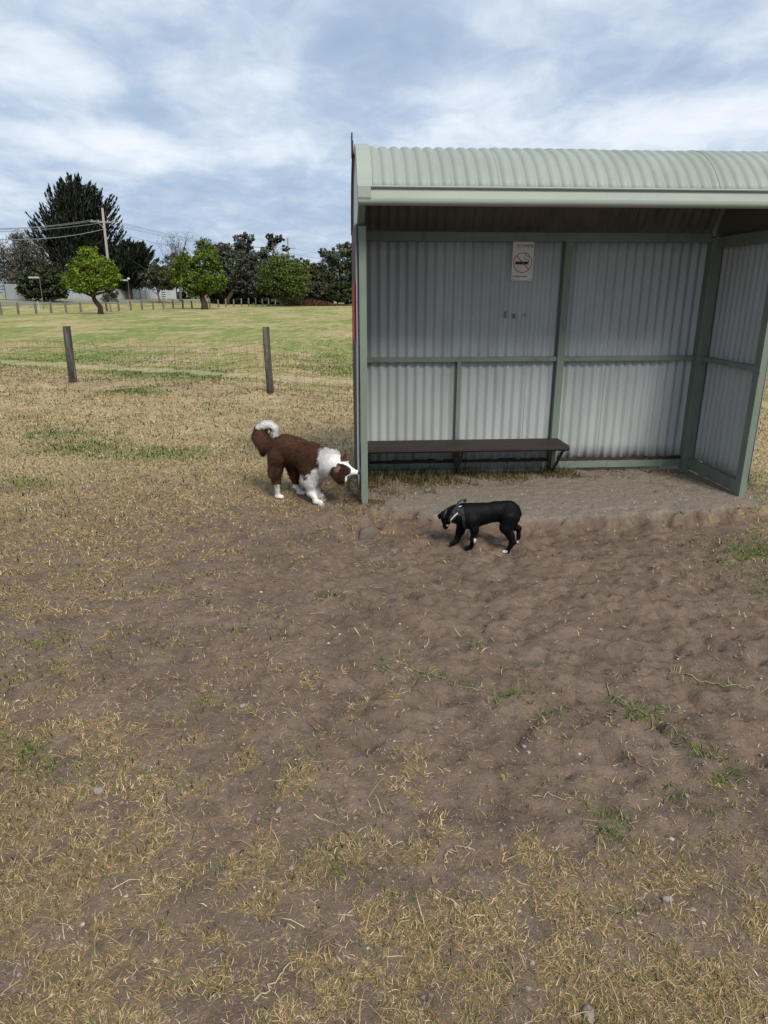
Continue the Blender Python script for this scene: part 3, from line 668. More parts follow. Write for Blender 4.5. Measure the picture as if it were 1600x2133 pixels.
def tree(name, label, base, blobs, trunk_r, limbs, colr, n, leaf, bark='bark', leafm='leaf', group=None, seed=0, hole=.35, asp=.5, cat='tree', fork=None, var=.35, clump=.16):
    """blobs: (dx, dy, z, rx, ry, rz) ellipsoids of foliage relative to the base; leaves gather in clumps inside them"""
    rg = np.random.default_rng(seed+100); base = V(*base)
    root = empty(name, tuple(base), 0, label=label, cat=cat, group=group)
    C_, D_, K_ = [], [], []; vol = np.array([b[3]*b[4]*b[5] for b in blobs])**(2/3); vol /= vol.sum()
    for b, share in zip(blobs, vol):
        m = max(6, int(n*share/34)); ctr = V(*b[:3]); r = V(*b[3:])
        dirs = rg.normal(size=(m,3)); dirs /= np.linalg.norm(dirs, axis=1)[:, None]
        rad = (1-hole*rg.random(m)**1.3)[:, None]; cl = ctr+dirs*rad*r*(1+.10*rg.normal(size=(m,1)))
        cs = clump*r.mean()*(1+.8*rg.random(m)); tone = 1+var*rg.normal(size=m)*.6
        per = 34
        off = rg.normal(size=(m,per,3)); off /= np.linalg.norm(off, axis=2)[..., None]; off *= (rg.random((m,per,1))**.4)*cs[:,None,None]*V(1.15,1.15,.85)
        C_.append((cl[:,None]+off).reshape(-1,3)); D_.append((off+.3*cs.mean()*dirs[:,None]).reshape(-1,3)); K_.append(np.repeat(tone, per))
    C, D, K = np.concatenate(C_), np.concatenate(D_), np.concatenate(K_)
    D = D/np.linalg.norm(D, axis=1)[:, None]
    v, f = leaf_cards(C, leaf, D, asp, rg, 2.2)
    col = np.clip(V(*colr)*(K*(1+.18*rg.normal(size=len(K))))[:, None]*(1+.12*rg.normal(size=(len(K),3))), .006, .6)
    crown_mesh('crown', v, f, col, M[leafm], root, D*.8+.35*rg.normal(size=D.shape)+V(0,0,.25))
    mb = MB(); top = V(*fork) if fork else V(0,0,max(b[2] for b in blobs)*.5)
    tr = [V(0,0,-.2), V(trunk_r*.3*rg.normal(), 0, top[2]*.35), top*V(.8,.8,.7), top]
    mb.tube(tr, [trunk_r*1.25, trunk_r, trunk_r*.85, trunk_r*.7], 8)
    mb.build('trunk', M[bark], root, smooth=True)
    lm = MB()
    for k in range(limbs):
        b = blobs[k % len(blobs)]; e = V(*b[:3])+rg.normal(size=3)*V(*b[3:])*.45
        s = tr[2]+(top-tr[2])*rg.random(); mid = s*.5+e*.5+rg.normal(size=3)*.12*np.linalg.norm(e-s)
        lm.tube([s, mid, e], [trunk_r*.5, trunk_r*.3, trunk_r*.08], 5)
        for q in range(2):
            e2 = e+rg.normal(size=3)*V(*b[3:])*.5; lm.tube([mid, (mid+e2)/2+rg.normal(size=3)*.05, e2], [trunk_r*.25, trunk_r*.14, trunk_r*.05], 4)
    if limbs: lm.build('limbs', M[bark], root, smooth=True)
    return root
MPX = lambda Y: Y*math.cos(0)/FPX*.98           # about how many metres a photo pixel spans at distance Y
def ptree(name, label, bx, Y, ell, trunk_r=.2, limbs=6, colr=(.06,.08,.03), n=4000, leaf=.3, fork=None, **k):
    """ell: crown ellipses in photo pixels (cx, cy, rx, ry[, depth factor]) set out at distance Y"""
    base = at(bx, 600, Y); base[2] = float(terrain(base[0], base[1], False)); bl = []; rgk = np.random.default_rng(len(label))
    for e in ell:
        c = at(e[0], e[1], Y); s = MPX(Y)*1.04; rx, rz = e[2]*s, e[3]*s
        bl.append((c[0]-base[0], rgk.normal()*rx*.25, c[2]-base[2], rx, (rx+rz)/2*(e[4] if len(e) > 4 else 1), rz))
    if fork: c = at(fork[0], fork[1], Y); fork = (c[0]-base[0], 0, c[2]-base[2])
    return tree(name, label, base, bl, trunk_r, limbs, colr, n, leaf, fork=fork, **k)

BR = (.25,.345,.04)
ptree('small_tree', 'small bright lime green tree with a leaning reddish trunk, left of the field', 203, 58,
      [(186,572,34,28),(180,540,24,21),(210,562,28,24),(158,586,27,17),(225,582,22,17),(196,592,42,15),(140,590,12,12),(186,528,14,11)], .22, 9, BR, 28050, 0.17, fork=(193,612), seed=1, hole=.5, asp=.42)
ptree('small_tree', 'taller bright green tree with layered crown, middle of the field edge', 423, 76,
      [(400,575,42,22),(385,548,26,18),(424,520,22,19),(432,545,26,18),(440,590,26,20),(375,572,22,20),(455,575,13,17),(408,600,28,14),(462,590,8,13)], .34, 10, (.20,.29,.04), 28050, 0.21, fork=(420,612), seed=2, hole=.5, asp=.42)
ptree('round_tree', 'rounded olive green tree standing by the end of the bollards', 585, 92,
      [(590,575,44,34),(565,590,26,24),(615,585,28,28),(592,552,28,20),(606,606,34,18),(552,602,14,12)], .32, 8, (.19,.235,.06), 25500, 0.23, fork=(578,618), seed=3, bark='bark_grey', hole=.5)
ptree('wattle_tree', 'brownish grey wispy she-oak at the left edge of the frame', 40, 90,
      [(20,545,55,42),(55,525,34,32),(38,505,22,22),(75,545,22,24),(-30,540,40,55),(30,585,50,24)], .35, 12, (.17,.155,.11), 15300, 0.41, seed=4, bark='bark_grey', hole=.75, asp=.16, leafm='leafdark', clump=.26)
ptree('dense_shrub', 'dark green dense shrub behind the street sign', 88, 84,
      [(88,592,40,26),(68,600,26,18),(112,590,24,30),(95,570,26,18),(70,612,24,9),(110,612,24,9)], .15, 3, (.08,.10,.045), 11050, 0.31, seed=5, leafm='leafdark')
ptree('olive_tree', 'small olive tree with thin grey trunk before the white fence', 330, 98,
      [(330,575,30,16),(312,588,20,12),(348,585,20,15),(325,562,20,12)], .14, 8, (.15,.16,.085), 6460, 0.25, fork=(328,606), seed=6, bark='bark_grey', hole=.7)
ptree('grey_sapling', 'thin grey green sapling behind the lime tree trunk', 226, 66,
      [(226,608,14,17),(218,622,11,9),(236,615,9,13),(228,596,9,8)], .05, 5, (.16,.17,.125), 2550, 0.16, fork=(226,622), seed=7, bark='bark_grey', hole=.9, asp=.35)
ptree('gum_tree', 'dark tree behind the taller lime tree, open crown', 472, 104,
      [(462,520,22,14),(480,545,30,24),(492,570,28,24),(455,540,18,20),(470,595,30,20),(505,545,16,18)], .3, 9, (.15,.165,.11), 11900, 0.33, fork=(485,600), seed=8, leafm='leafdark', hole=.6)
ptree('gum_tree', 'tall dark gum with a high domed top, middle of the treeline', 510, 108,
      [(510,502,20,15),(500,522,22,14),(518,530,14,18),(508,555,22,20),(515,590,28,24)], .32, 8, (.155,.17,.115), 11050, 0.33, fork=(510,580), seed=9, leafm='leafdark', hole=.6)
ptree('gum_tree', 'mid dark bushy gum beside the tall gum', 545, 112,
      [(548,528,16,12),(535,545,20,14),(562,540,10,10),(540,570,28,22)], .26, 6, (.155,.17,.12), 7650, 0.33, seed=10, leafm='leafdark', hole=.65)
ptree('sparse_gum', 'sparse gum with thin forked branches beside the far power pole', 572, 116,
      [(572,502,15,10),(562,494,9,6),(584,496,10,8),(594,518,9,6),(566,514,10,7)], .2, 10, (.115,.125,.09), 2890, 0.31, fork=(570,540), seed=11, leafm='leafdark', hole=.8, bark='bark_grey')
ptree('gum_tree', 'low spreading dark green tree right of the rounded tree', 648, 108,
      [(645,570,28,22),(628,556,18,14),(665,580,18,20),(650,598,34,20)], .28, 6, (.13,.158,.075), 10200, 0.33, seed=12, leafm='leafdark', hole=.55)
ptree('gum_tree', 'tall dark tree against the left wall of the shelter', 722, 108,
      [(712,545,36,26),(690,535,22,16),(724,522,22,14),(735,560,26,30),(705,580,34,26),(675,524,12,8),(760,545,30,40)], .35, 8, (.15,.17,.11), 14450, 0.36, seed=13, leafm='leafdark', hole=.6)
ptree('dense_shrub', 'rounded green shrub at the foot of the far treeline', 702, 100, [(702,607,17,20),(692,615,16,12),(710,618,15,12)], .1, 3, (.085,.115,.04), 5100, 0.27, seed=14)
ptree('dense_shrub', 'brownish shrub left of the rounded green shrub', 664, 101, [(664,606,22,20),(648,614,18,14),(676,617,20,11)], .1, 3, (.14,.13,.085), 5440, 0.27, seed=15, leafm='leafdark')
ptree('dense_shrub', 'dark shrub close to the shelter post at the treeline', 730, 106, [(730,608,18,18),(722,618,14,10),(748,606,20,22)], .1, 3, (.09,.11,.05), 4420, 0.27, seed=16, leafm='leafdark')
ptree('gum_tree', 'grey green gum filling the gap right of the far power pole', 614, 120,
      [(612,562,24,20),(598,580,22,20),(628,585,20,22)], .25, 5, (.13,.145,.09), 7000, .33, seed=41, leafm='leafdark', hole=.6)
ptree('gum_tree', 'grey green gum showing behind the left side of the taller lime tree', 366, 122,
      [(362,560,26,26),(345,582,22,22),(384,552,22,26)], .25, 5, (.12,.14,.08), 7000, .33, seed=42, leafm='leafdark', hole=.6)
ptree('gum_tree', 'low grey gum closing the treeline beside the tall right hand tree', 682, 122,
      [(680,578,20,18),(664,590,18,18),(694,592,18,16)], .2, 4, (.13,.14,.095), 5000, .33, seed=43, leafm='leafdark', hole=.6)
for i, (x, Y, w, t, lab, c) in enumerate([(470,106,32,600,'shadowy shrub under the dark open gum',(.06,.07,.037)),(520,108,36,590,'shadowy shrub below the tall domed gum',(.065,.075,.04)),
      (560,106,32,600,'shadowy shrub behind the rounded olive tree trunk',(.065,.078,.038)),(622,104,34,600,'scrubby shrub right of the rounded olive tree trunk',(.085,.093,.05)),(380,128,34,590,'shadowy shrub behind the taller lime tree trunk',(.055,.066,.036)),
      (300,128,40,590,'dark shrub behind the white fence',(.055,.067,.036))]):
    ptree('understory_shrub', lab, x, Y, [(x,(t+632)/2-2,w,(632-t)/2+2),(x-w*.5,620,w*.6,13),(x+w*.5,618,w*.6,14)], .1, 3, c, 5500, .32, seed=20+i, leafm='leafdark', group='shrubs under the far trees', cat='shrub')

def bare_tree(name, label, bx, Y, top, w, seed, tw=.0):
    rg = np.random.default_rng(seed); base = at(bx, 600, Y); base[2] = float(terrain(base[0], base[1], False)); root = empty(name, tuple(base), 0, label=label, cat='tree')
    H = at(bx, top, Y)[2]-base[2]; mb = MB(); wm = w*MPX(Y)
    mb.tube([(0,0,-.2),(.1,0,H*.3),(0,.1,H*.55)], [.22,.16,.1], 6); mb.build('trunk', M['bark_grey'], root)
    br = MB(); C = []
    for k in range(16):
        s = V(0,.05,H*(.35+.2*rg.random())); e = V(wm*rg.normal()*.45, wm*rg.normal()*.35, H*(.75+.25*rg.random())); m = (s+e)/2+rg.normal(size=3)*.25
        br.tube([s,m,e], [.06,.04,.018], 4)
        for q in range(5):
            t = .4+.6*rg.random(); p = s+(e-s)*t; e2 = p+V(rg.normal()*.6, rg.normal()*.6, .3+.7*rg.random()); br.tube([p,e2], [.025,.012], 3); C.append(e2)
    br.build('branches', M['bark_grey'], root)
    C = np.repeat(np.array(C), 7, 0); C = C+rg.normal(size=C.shape)*.25
    v, f = leaf_cards(C, .2, None, .35, rg); crown_mesh('dead_leaves', v, f, np.tile(V(.10,.085,.062), (len(C),1))*(1+.25*rg.normal(size=(len(C),1))), M['leafdark'], root, rg.normal(size=C.shape)+V(0,0,.5))
bare_tree('bare_tree', 'bare grey branched tree top left of the taller lime tree', 374, 106, 486, 34, 3)

def cypress(label, bx, Y, prof, ztop_px, nbr, seed, group=None, colr=(.056,.072,.045)):
    """prof: (py, left px, right px) outline of the crown"""
    rg = np.random.default_rng(seed); base = at(bx, 600, Y); base[2] = float(terrain(base[0], base[1], False))
    root = empty('cypress', tuple(base), 0, label=label, cat='tree')
    ys = np.array([p[0] for p in prof][::-1], float); zz = np.array([at(bx, p[0], Y)[2]-base[2] for p in prof][::-1])
    lf = np.array([at(p[1], p[0], Y)[0]-base[0] for p in prof][::-1]); rt = np.array([at(p[2], p[0], Y)[0]-base[0] for p in prof][::-1])
    H = at(bx, ztop_px, Y)[2]-base[2]; limb = MB(); limb2 = []; Cs, Ds = [], []
    for k in range(nbr):
        ze = zz[0]+(H-zz[0])*rg.random()**.85*.985; az = 2*math.pi*rg.random(); cl, cr = np.interp(ze, zz, lf), np.interp(ze, zz, rt)
        ca, sa = math.cos(az), math.sin(az); half = (cr-cl)/2; mid = (cr+cl)/2
        rad = half*(.76+.34*rg.random()); end = V(mid+ca*rad, sa*rad*.9, ze)
        fr_ = (ze-zz[0])/(H-zz[0]); z0 = max(.06*H, ze-(.20+.22*fr_)*H*(.7+.6*rg.random())*min(1, rad/ (0.2*H)+.35)); start = V(mid*.25, 0, z0)
        ctrl = start*.5+end*.5+V(ca*rad*.15, sa*rad*.15, -.06*H*rg.random())
        L_ = np.linalg.norm(end-start); m = int(26+L_*9)
        t = (.30+.70*rg.random(m)**.75)[:, None]; p = (1-t)**2*start+2*t*(1-t)*ctrl+t*t*end; d = 2*(1-t)*(ctrl-start)+2*t*(end-ctrl); d /= np.linalg.norm(d, axis=1)[:, None]
        off = rg.normal(size=(m,3))*(.05+.34*(1-t)+.10*(t < .85)); off[:,2] *= .55
        Cs.append(p+off); Ds.append(d+.45*off/ (np.linalg.norm(off, axis=1)[:,None]+.2)+V(0,0,.15))
        if k % 3 == 0: limb.tube([start, ctrl, end*.8+ctrl*.2], [.16,.09,.03], 4)
    # a dense dark heart so that the crown is not see-through everywhere
    m = nbr*40; ze = zz[0]+(H-zz[0])*rg.random(m)*.88; cl, cr = np.interp(ze, zz, lf), np.interp(ze, zz, rt); az = 2*math.pi*rg.random(m); q = np.sqrt(rg.random(m))*.66
    Cs.append(np.stack([(cl+cr)/2+np.cos(az)*q*(cr-cl)/2, np.sin(az)*q*(cr-cl)/2*.9, ze], 1)); Ds.append(np.stack([np.cos(az), np.sin(az), .9+0*az], 1))
    C, D = np.concatenate(Cs), np.concatenate(Ds); D /= np.linalg.norm(D, axis=1)[:, None]
    v, f = leaf_cards(C, .66, D, .19, rg, .5)
    col = np.clip(V(*colr)*(1+.35*rg.normal(size=(len(C),1))), .004, .1)*(1+.08*rg.normal(size=(len(C),3)))
    ax_ = C-V(0,0,1)*C[:, 2:]; crown_mesh('crown', v, f, col, M['leafdark'], root, .25*ax_/(np.linalg.norm(ax_, axis=1)[:,None]+.1)+.5*rg.normal(size=C.shape)+V(0,0,.3))
    limb.tube([(0,0,-.3),(0,0,H*.4),(.2,0,H*.85)], [.6,.42,.1], 8); limb.build('trunk', M['bark'], root)
cypress('great dark spiky cypress towering over the left treeline', 162, 108,
        [(360,143,160),(378,122,200),(392,100,222),(410,92,236),(430,82,240),(452,68,246),(475,68,258),(500,66,268),(525,68,280),(550,72,290),(590,80,285)], 356, 260, 4)
cypress('lower spreading dark cypress right of the great cypress', 268, 106,
        [(497,270,290),(508,245,312),(520,225,326),(535,215,334),(550,214,330),(568,222,318),(585,235,300)], 495, 110, 6, colr=(.058,.082,.042))

# ------------------------------------------------------------------ far fences, poles, signs, houses
def far_fence():
    def P(px, Y): q = at(px, 600, Y); return V(q[0], q[1], float(terrain(q[0], q[1], False)))
    rg = np.random.default_rng(8)
    def corr(a, b, h):                              # corrugated panel between two ground points
        d = (b-a)[:2]; Lw = np.linalg.norm(d); d /= Lw; nn = V(-d[1], d[0]); n = int(Lw/.045); v = []
        for z in (0.02, h):
            for k in range(n+1):
                q = a[:2]+d*Lw*k/n+nn*.03*math.sin(k*math.pi/2.2); v.append((q[0], q[1], a[2]+(b[2]-a[2])*k/n+z))
        return MB().add(v, [(k,k+1,n+2+k,n+1+k) for k in range(n)])
    root = empty('corrugated_fence', tuple(P(30, 84)), 0, label='long grey corrugated iron fence at the left behind the street sign', cat='fence'); o = V(*root.location)
    px = [9,22,36,50]; 
    for i in range(3): corr(P(px[i],83+i)-o, P(px[i+1],84+i)-o, 1.75).build('panel', M['far_sheet'], root)
    m = P(-10,82)-o; e = P(8.6,83)-o
    for k in range(5):
        MB().bar((m[0],m[1],m[2]+.25+k*.36), (e[0],e[1],e[2]+.25+k*.36), .03, .24).build('slat', M['far_sheet'], root)
    for q in (m, e): MB().bar(q, q+V(0,0,1.95), .1, .1, up=(1,0,0)).build('post', M['bollard'], root)
    root = empty('corrugated_fence', tuple(P(160, 96)), 0, label='leaning corrugated iron fence seen behind the lime tree trunk', cat='fence'); o = V(*root.location)
    px = [130,149,168,187,206,224]
    for i in range(5): corr(P(px[i],94+i*1.6)-o, P(px[i+1],95.6+i*1.6)-o, 1.15).build('panel', M['far_sheet'], root)
    root = empty('panel_fence', tuple(P(300, 112)), 0, label='pale panel fence with white posts behind the bollards', cat='fence'); o = V(*root.location)
    px = [240,267,291,303,333]; Yp = lambda x: 104+(x-240)*.135
    for i in range(4):
        a, b = P(px[i],Yp(px[i]))-o, P(px[i+1],Yp(px[i+1]))-o
        MB().bar(a+V(0,0,.72), b+V(0,0,.72), .04, 1.36).build('panel', M['far_white'], root)
    a, b = P(346,Yp(346))-o, P(364,Yp(364))-o; MB().bar(a+V(0,0,.72), b+V(0,0,.72), .04, 1.36).build('panel', M['far_white'], root)
    a, b = P(334,Yp(334))-o, P(345,Yp(345))-o
    for k in range(4): MB().bar(a+V(0,0,.2+k*.33), b+V(0,0,.2+k*.33), .03, .22).build('slat', M['far_white'], root)
    for x, h in ((267,1.75),(291,1.8),(303,1.7),(334,1.5),(345,1.5),(362,1.7),(365,1.85)):
        q = P(x,Yp(x)-.15)-o; MB().bar(q, q+V(0,0,h), .13, .13, up=(1,0,0)).build('post', M['far_white'], root)
far_fence()
def power():
    # leaning utility pole with cross-arm
    Y = 92; t = at(213,433,Y); b = at(231,600,Y); b = V(b[0], b[1], float(terrain(b[0], b[1], False))); b = b+(b-t)*0
    root = empty('utility_pole', tuple(b), 0, label='leaning grey timber power pole before the great cypress', cat='utility pole')
    MB().tube([V(0,0,-.3), (t-b)*.5, t-b], [.2,.175,.14], 8).build('pole', M['pole'], root, smooth=True)
    ax = at(215,462,Y)-b; L0, R0 = at(194,463,Y)-b+V(0,-1.0,0), at(236,461.5,Y)-b+V(0,1.0,0)
    MB().bar(L0, R0, .12, .14).build('crossarm', M['pole'], root)
    MB().bar(L0*.45+ax*.55+V(0,0,-.05), (ax*.93+V(0,0,0)), .03, .05).build('brace', M['pole'], root)
    for k in (.08,.32,.68,.92):
        q = L0+(R0-L0)*k; MB().tube([q, q+V(0,0,.16), q+V(0,0,.24)], [.03,.06,.03], 6).build('insulator', M['far_white'], root)
    # far pole
    Y2 = 150; t2 = at(599,496,Y2); b2 = V(t2[0], t2[1], float(terrain(t2[0], t2[1], False)))
    r2 = empty('utility_pole', tuple(b2), 0, label='far power pole with crossarm showing above the treeline', cat='utility pole')
    MB().tube([V(0,0,-.3), t2-b2], [.24,.17], 8).build('pole', M['pole'], r2)
    cl, crr = at(584,518,Y2)-b2, at(615,517,Y2)-b2; MB().bar(cl, crr, .16, .2).build('crossarm', M['pole'], r2)
    for k in (.05,.35,.65,.95):
        q = cl+(crr-cl)*k; MB().tube([q, q+V(0,0,.3)], .06, 5).build('insulator', M['far_white'], r2)
    MB().bar(at(603,528,Y2)-b2, at(610,528,Y2)-b2, .1, .08).build('lower_arm', M['pole'], r2)
    def wire(p, q, sag, lab, r=.016, n=24):
        p, q = V(*p), V(*q); pts = [p+(q-p)*k/n-V(0,0,sag*4*(k/n)*(1-k/n)) for k in range(n+1)]
        o = MB().tube(pts, r, 4).build('power_line', M['cable']); tag(o, lab, 'power line', 'overhead power lines')
    LB, RB = L0+b, R0+b
    for k, lab in ((.08,'upper left power line, outer end of the near crossarm'),(.32,'second left power line from the near crossarm'),(.92,'left power line from the right end of the near crossarm')):
        q = LB+(RB-LB)*k+V(0,0,.2); wire(q, at(-330,455+k*14,64), .9, lab, .026)
    lo = at(217.5,477,Y); wire(lo, at(-330,452,62), 1.5, 'thick lower service line left of the near pole', .04); 
    for k in (.08,.32,.68,.92):
        q = LB+(RB-LB)*k+V(0,0,.2); e = cl+b2+(crr-cl)*k+V(0,0,.3); wire(q, e, 1.1, f'power line from the near pole to the far pole, {ORD[[.08,.32,.68,.92].index(k)]} across the crossarm')
    wire(lo, at(606,528,Y2), 1.6, 'lowest power line between the near pole and the far pole', .02)
    for k, (u, v) in enumerate(((860,538),(860,549))):
        wire(at(613-k*5,518+k*10,Y2), at(u,v,140), .8, ('upper','lower')[k]+' power line running right from the far pole', .02)
power()
def street_signs():
    for (px, top, Y, bl, br, lab) in ((85,576,70,64,81,'pale street name sign on a grey post before the dense shrub'),(268,582,88,255,268,'pale street name sign on a post behind the bollards')):
        b = at(px, 600, Y); b[2] = float(terrain(b[0], b[1], False)); h = at(px, top, Y)[2]-b[2]
        root = empty('street_sign', tuple(b), 0, label=lab, cat='street sign')
        MB().tube([(0,0,-.1),(0,0,h)], .035, 8).build('post', M['bollard'], root)
        l = (bl-px)*MPX(Y)*1.03; MB().box((l,-.02,h-.17),(.02,.02,h)).build('name_blade', M['far_sheet'], root, bevel=.01)
        if px > 200: MB().box((-.02,-.02,h+.01),(.25,.02,h+.2)).build('name_blade', M['white'], root, bevel=.01)
    b = at(80.5, 628, 66); b[2] = float(terrain(b[0], b[1], False))
    root = empty('guide_post', tuple(b), 0, label='white roadside guide post leaning beside the street sign', cat='guide post')
    MB().bar((0,0,-.05),(-.10,0,.95),.10,.03).build('stake', M['far_white'], root)
    MB().bar((-.073,-.02,.70),(-.087,-.02,.82),.06,.01).build('reflector', M['red'], root)
    b = gp(729, 627); root = empty('strainer_post', tuple(b), 0, label='far timber strainer post with two diagonal stays by the shelter post', cat='fence post')
    MB().tube([(0,0,-.1),(0,0,1.25)], [.11,.10], 8).build('post', M['pole'], root)
    for s in (-1, 1): MB().bar((0,0,.85),(s*.9,.3,.0 if s > 0 else .25),.08,.08).build('stay', M['pole'], root)
street_signs()
def house(label, px, Y, w, d, hw, hr, wall):
    b = at(px, 600, Y); b[2] = float(terrain(b[0], b[1], False)); root = empty('house', tuple(b), .15, label=label, cat='house')
    MB().box((-w/2,0,-.3),(w/2,d,hw)).build('wall', wall, root)
    MB().prism([(-.6,hw+.002),(d+.6,hw+.002),(d/2,hw+hr)], 'x', -w/2-.5, w/2+.5).build('roof', M['tiles'], root)
    MB().box((-w/2-.5,-.66,hw-.16),(w/2+.5,-.603,hw+.02)).build('fascia', M['far_white'], root)
    for x in (-w*.28, w*.22):
        o = MB().box((x-.8,-.04,.9),(x+.8,-.002,2.0)).build('window', M['far_white'], root); MB().box((x-.7,-.055,1.0),(x+.7,-.042,1.9)).build('pane', M['glass'], o)
house('tan walled house glimpsed below the dark trees', 470, 128, 9, 7, 2.5, 1.5, M['brick'])
house('grey house glimpsed between the far trees near the shelter', 694, 150, 8, 7, 4.2, 2.4, M['far_sheet'])
def bracken():
    rg = np.random.default_rng(4); n = 3500; c = at(645, 600, 96)
    x = c[0]+rg.normal(size=n)*2.6; y = c[1]+rg.normal(size=n)*1.0; h = .8*rg.random(n)
    C = np.stack([x, y, terrain(x, y, False)+h*np.exp(-((x-c[0])/3)**2)], 1); D = np.stack([.5*rg.normal(size=n), .5*rg.normal(size=n), 1+0*x], 1)
    v, f = leaf_cards(C, .4, D, .12, rg); col = V(.23,.135,.075)*(1+.25*rg.normal(size=(n,1)))
    o = crown_mesh('dry_bracken', v, f, np.clip(col,.02,.5), M['leafdark'], None, D+.3*rg.normal(size=D.shape)); tag(o, 'reddish brown dead bracken at the foot of the treeline', 'bracken', kind='stuff')
bracken()

# ------------------------------------------------------------------ dogs: smooth-blended implicit body -> one continuous surface
def surface_nets(vol, org, h):
    s = vol < 0; nx, ny, nz_ = vol.shape
    acc = np.zeros((nx-1, ny-1, nz_-1, 3)); cnt = np.zeros((nx-1, ny-1, nz_-1)); cor = [(i,j,k) for i in (0,1) for j in (0,1) for k in (0,1)]
    sl = lambda a, c: a[c[0]:c[0]+nx-1, c[1]:c[1]+ny-1, c[2]:c[2]+nz_-1]
    for a in cor:
        for ax in range(3):
            if a[ax]: continue
            b = list(a); b[ax] = 1; va, vb = sl(vol, a), sl(vol, b); cr = (va < 0) != (vb < 0)
            t = np.where(cr, va/np.where(np.abs(va-vb) < 1e-12, 1, va-vb), 0); p = np.zeros(acc.shape); p[...] = a; p[..., ax] = t
            acc += p*cr[..., None]; cnt += cr
    use = cnt > 0; idx = -np.ones(use.shape, int); idx[use] = np.arange(use.sum()); g = np.argwhere(use)
    v = org+h*(g+acc[use]/cnt[use][:, None]); F_ = []
    for ax in range(3):
        b1, b2 = [(1,2),(2,0),(0,1)][ax]; a0 = [slice(1,-1)]*3; a0[ax] = slice(0,-1); a1 = list(a0); a1[ax] = slice(1,None)
        s0, s1 = s[tuple(a0)], s[tuple(a1)]; off = np.array([1,1,1]); off[ax] = 0
        for sgn in (0, 1):
            q = np.argwhere((s0 & ~s1) if sgn == 0 else (~s0 & s1))+off
            if not len(q): continue
            def I(d1, d2): r = q.copy(); r[:, b1] -= d1; r[:, b2] -= d2; return idx[r[:,0], r[:,1], r[:,2]]
            f = np.stack([I(1,1), I(0,1), I(0,0), I(1,0)], 1); F_.append(f if sgn == 0 else f[:, ::-1])
    return v, np.concatenate(F_)
def rcone(P, a, ra, b, rb):
    ba = b-a; l2 = ba@ba; t = np.clip(((P-a)@ba)/max(l2, 1e-9), 0, 1)
    return np.linalg.norm(P-a-t[..., None]*ba, axis=-1)-(ra+(rb-ra)*t)
def body_field(P, prims):
    d = None
    for (a, ra, b, rb, k, fl) in prims:
        Q, A_, B_ = P, V(*a), V(*b)
        if fl != 1:                                 # flattened across the body
            yc = (A_[1]+B_[1])/2; Q = P.copy(); Q[..., 1] = yc+(P[..., 1]-yc)/fl; A_[1] = yc+(A_[1]-yc)/fl; B_[1] = yc+(B_[1]-yc)/fl
        e = rcone(Q, A_, ra, B_, rb)
        if fl < 1: e = e*(.5+.5*fl)
        if d is None: d = e
        else:
            h_ = np.clip(.5+.5*(d-e)/k, 0, 1); d = d*(1-h_)+e*h_-k*h_*(1-h_)
    return d
def grow(prims, h):
    pts = np.array([p for q in prims for p in (q[0], q[2])]); rs = max(max(q[1], q[3]) for q in prims)
    lo, hi = pts.min(0)-rs-.02, pts.max(0)+rs+.02; n = np.ceil((hi-lo)/h).astype(int)
    G = np.stack(np.meshgrid(*[lo[i]+h*np.arange(n[i]) for i in range(3)], indexing='ij'), -1)
    v, f = surface_nets(body_field(G, prims), lo, h)
    nb = np.zeros_like(v); ct = np.zeros(len(v))
    for _ in range(2):
        nb[:] = 0; ct[:] = 0
        for i in range(4):
            for j in ((i+1) % 4, (i-1) % 4): np.add.at(nb, f[:, i], v[f[:, j]]); np.add.at(ct, f[:, i], 1)
        v = v*.5+.5*nb/ct[:, None]
    return v, f
def normals(v, f):
    n = np.cross(v[f[:,2]]-v[f[:,0]], v[f[:,3]]-v[f[:,1]]); N_ = np.zeros_like(v)
    for i in range(4): np.add.at(N_, f[:, i], n)
    ar = np.linalg.norm(n, axis=1)/2; return N_/(np.linalg.norm(N_, axis=1)[:, None]+1e-12), ar
class Dog:
    """local frame: x towards the head, y to the dog's left, z up; pts are read in a side view and set out in depth by y"""
    def __init__(s, rear, front, zoom):
        s.z = zoom; r, f = gp(*s.px(rear)), gp(*s.px(front)); m = (r+f)/2; s.o = V(m[0], m[1], 0); d = (f-r)[:2]; s.a = math.atan2(d[1], d[0])
    def px(s, p): return s.z[0]+p[0]*s.z[2], s.z[1]+p[1]*s.z[2]
    def loc(s, P): q = P-s.o; c, n = math.cos(s.a), math.sin(s.a); return V(q[0]*c+q[1]*n, -q[0]*n+q[1]*c, q[2])
    def W(s, q): c, n = math.cos(s.a), math.sin(s.a); return s.o+V(q[0]*c-q[1]*n, q[0]*n+q[1]*c, q[2])
    def at(s, p, y):
        r = ray(*s.px(p)); nrm = V(-math.sin(s.a), math.cos(s.a), 0); t = ((s.o-EYEP)@nrm+y)/(r@nrm); return s.loc(EYEP+t*r)
    def foot(s, p, up=.02):
        g = gp(*s.px(p)); q = s.loc(g); q[2] += up; return q
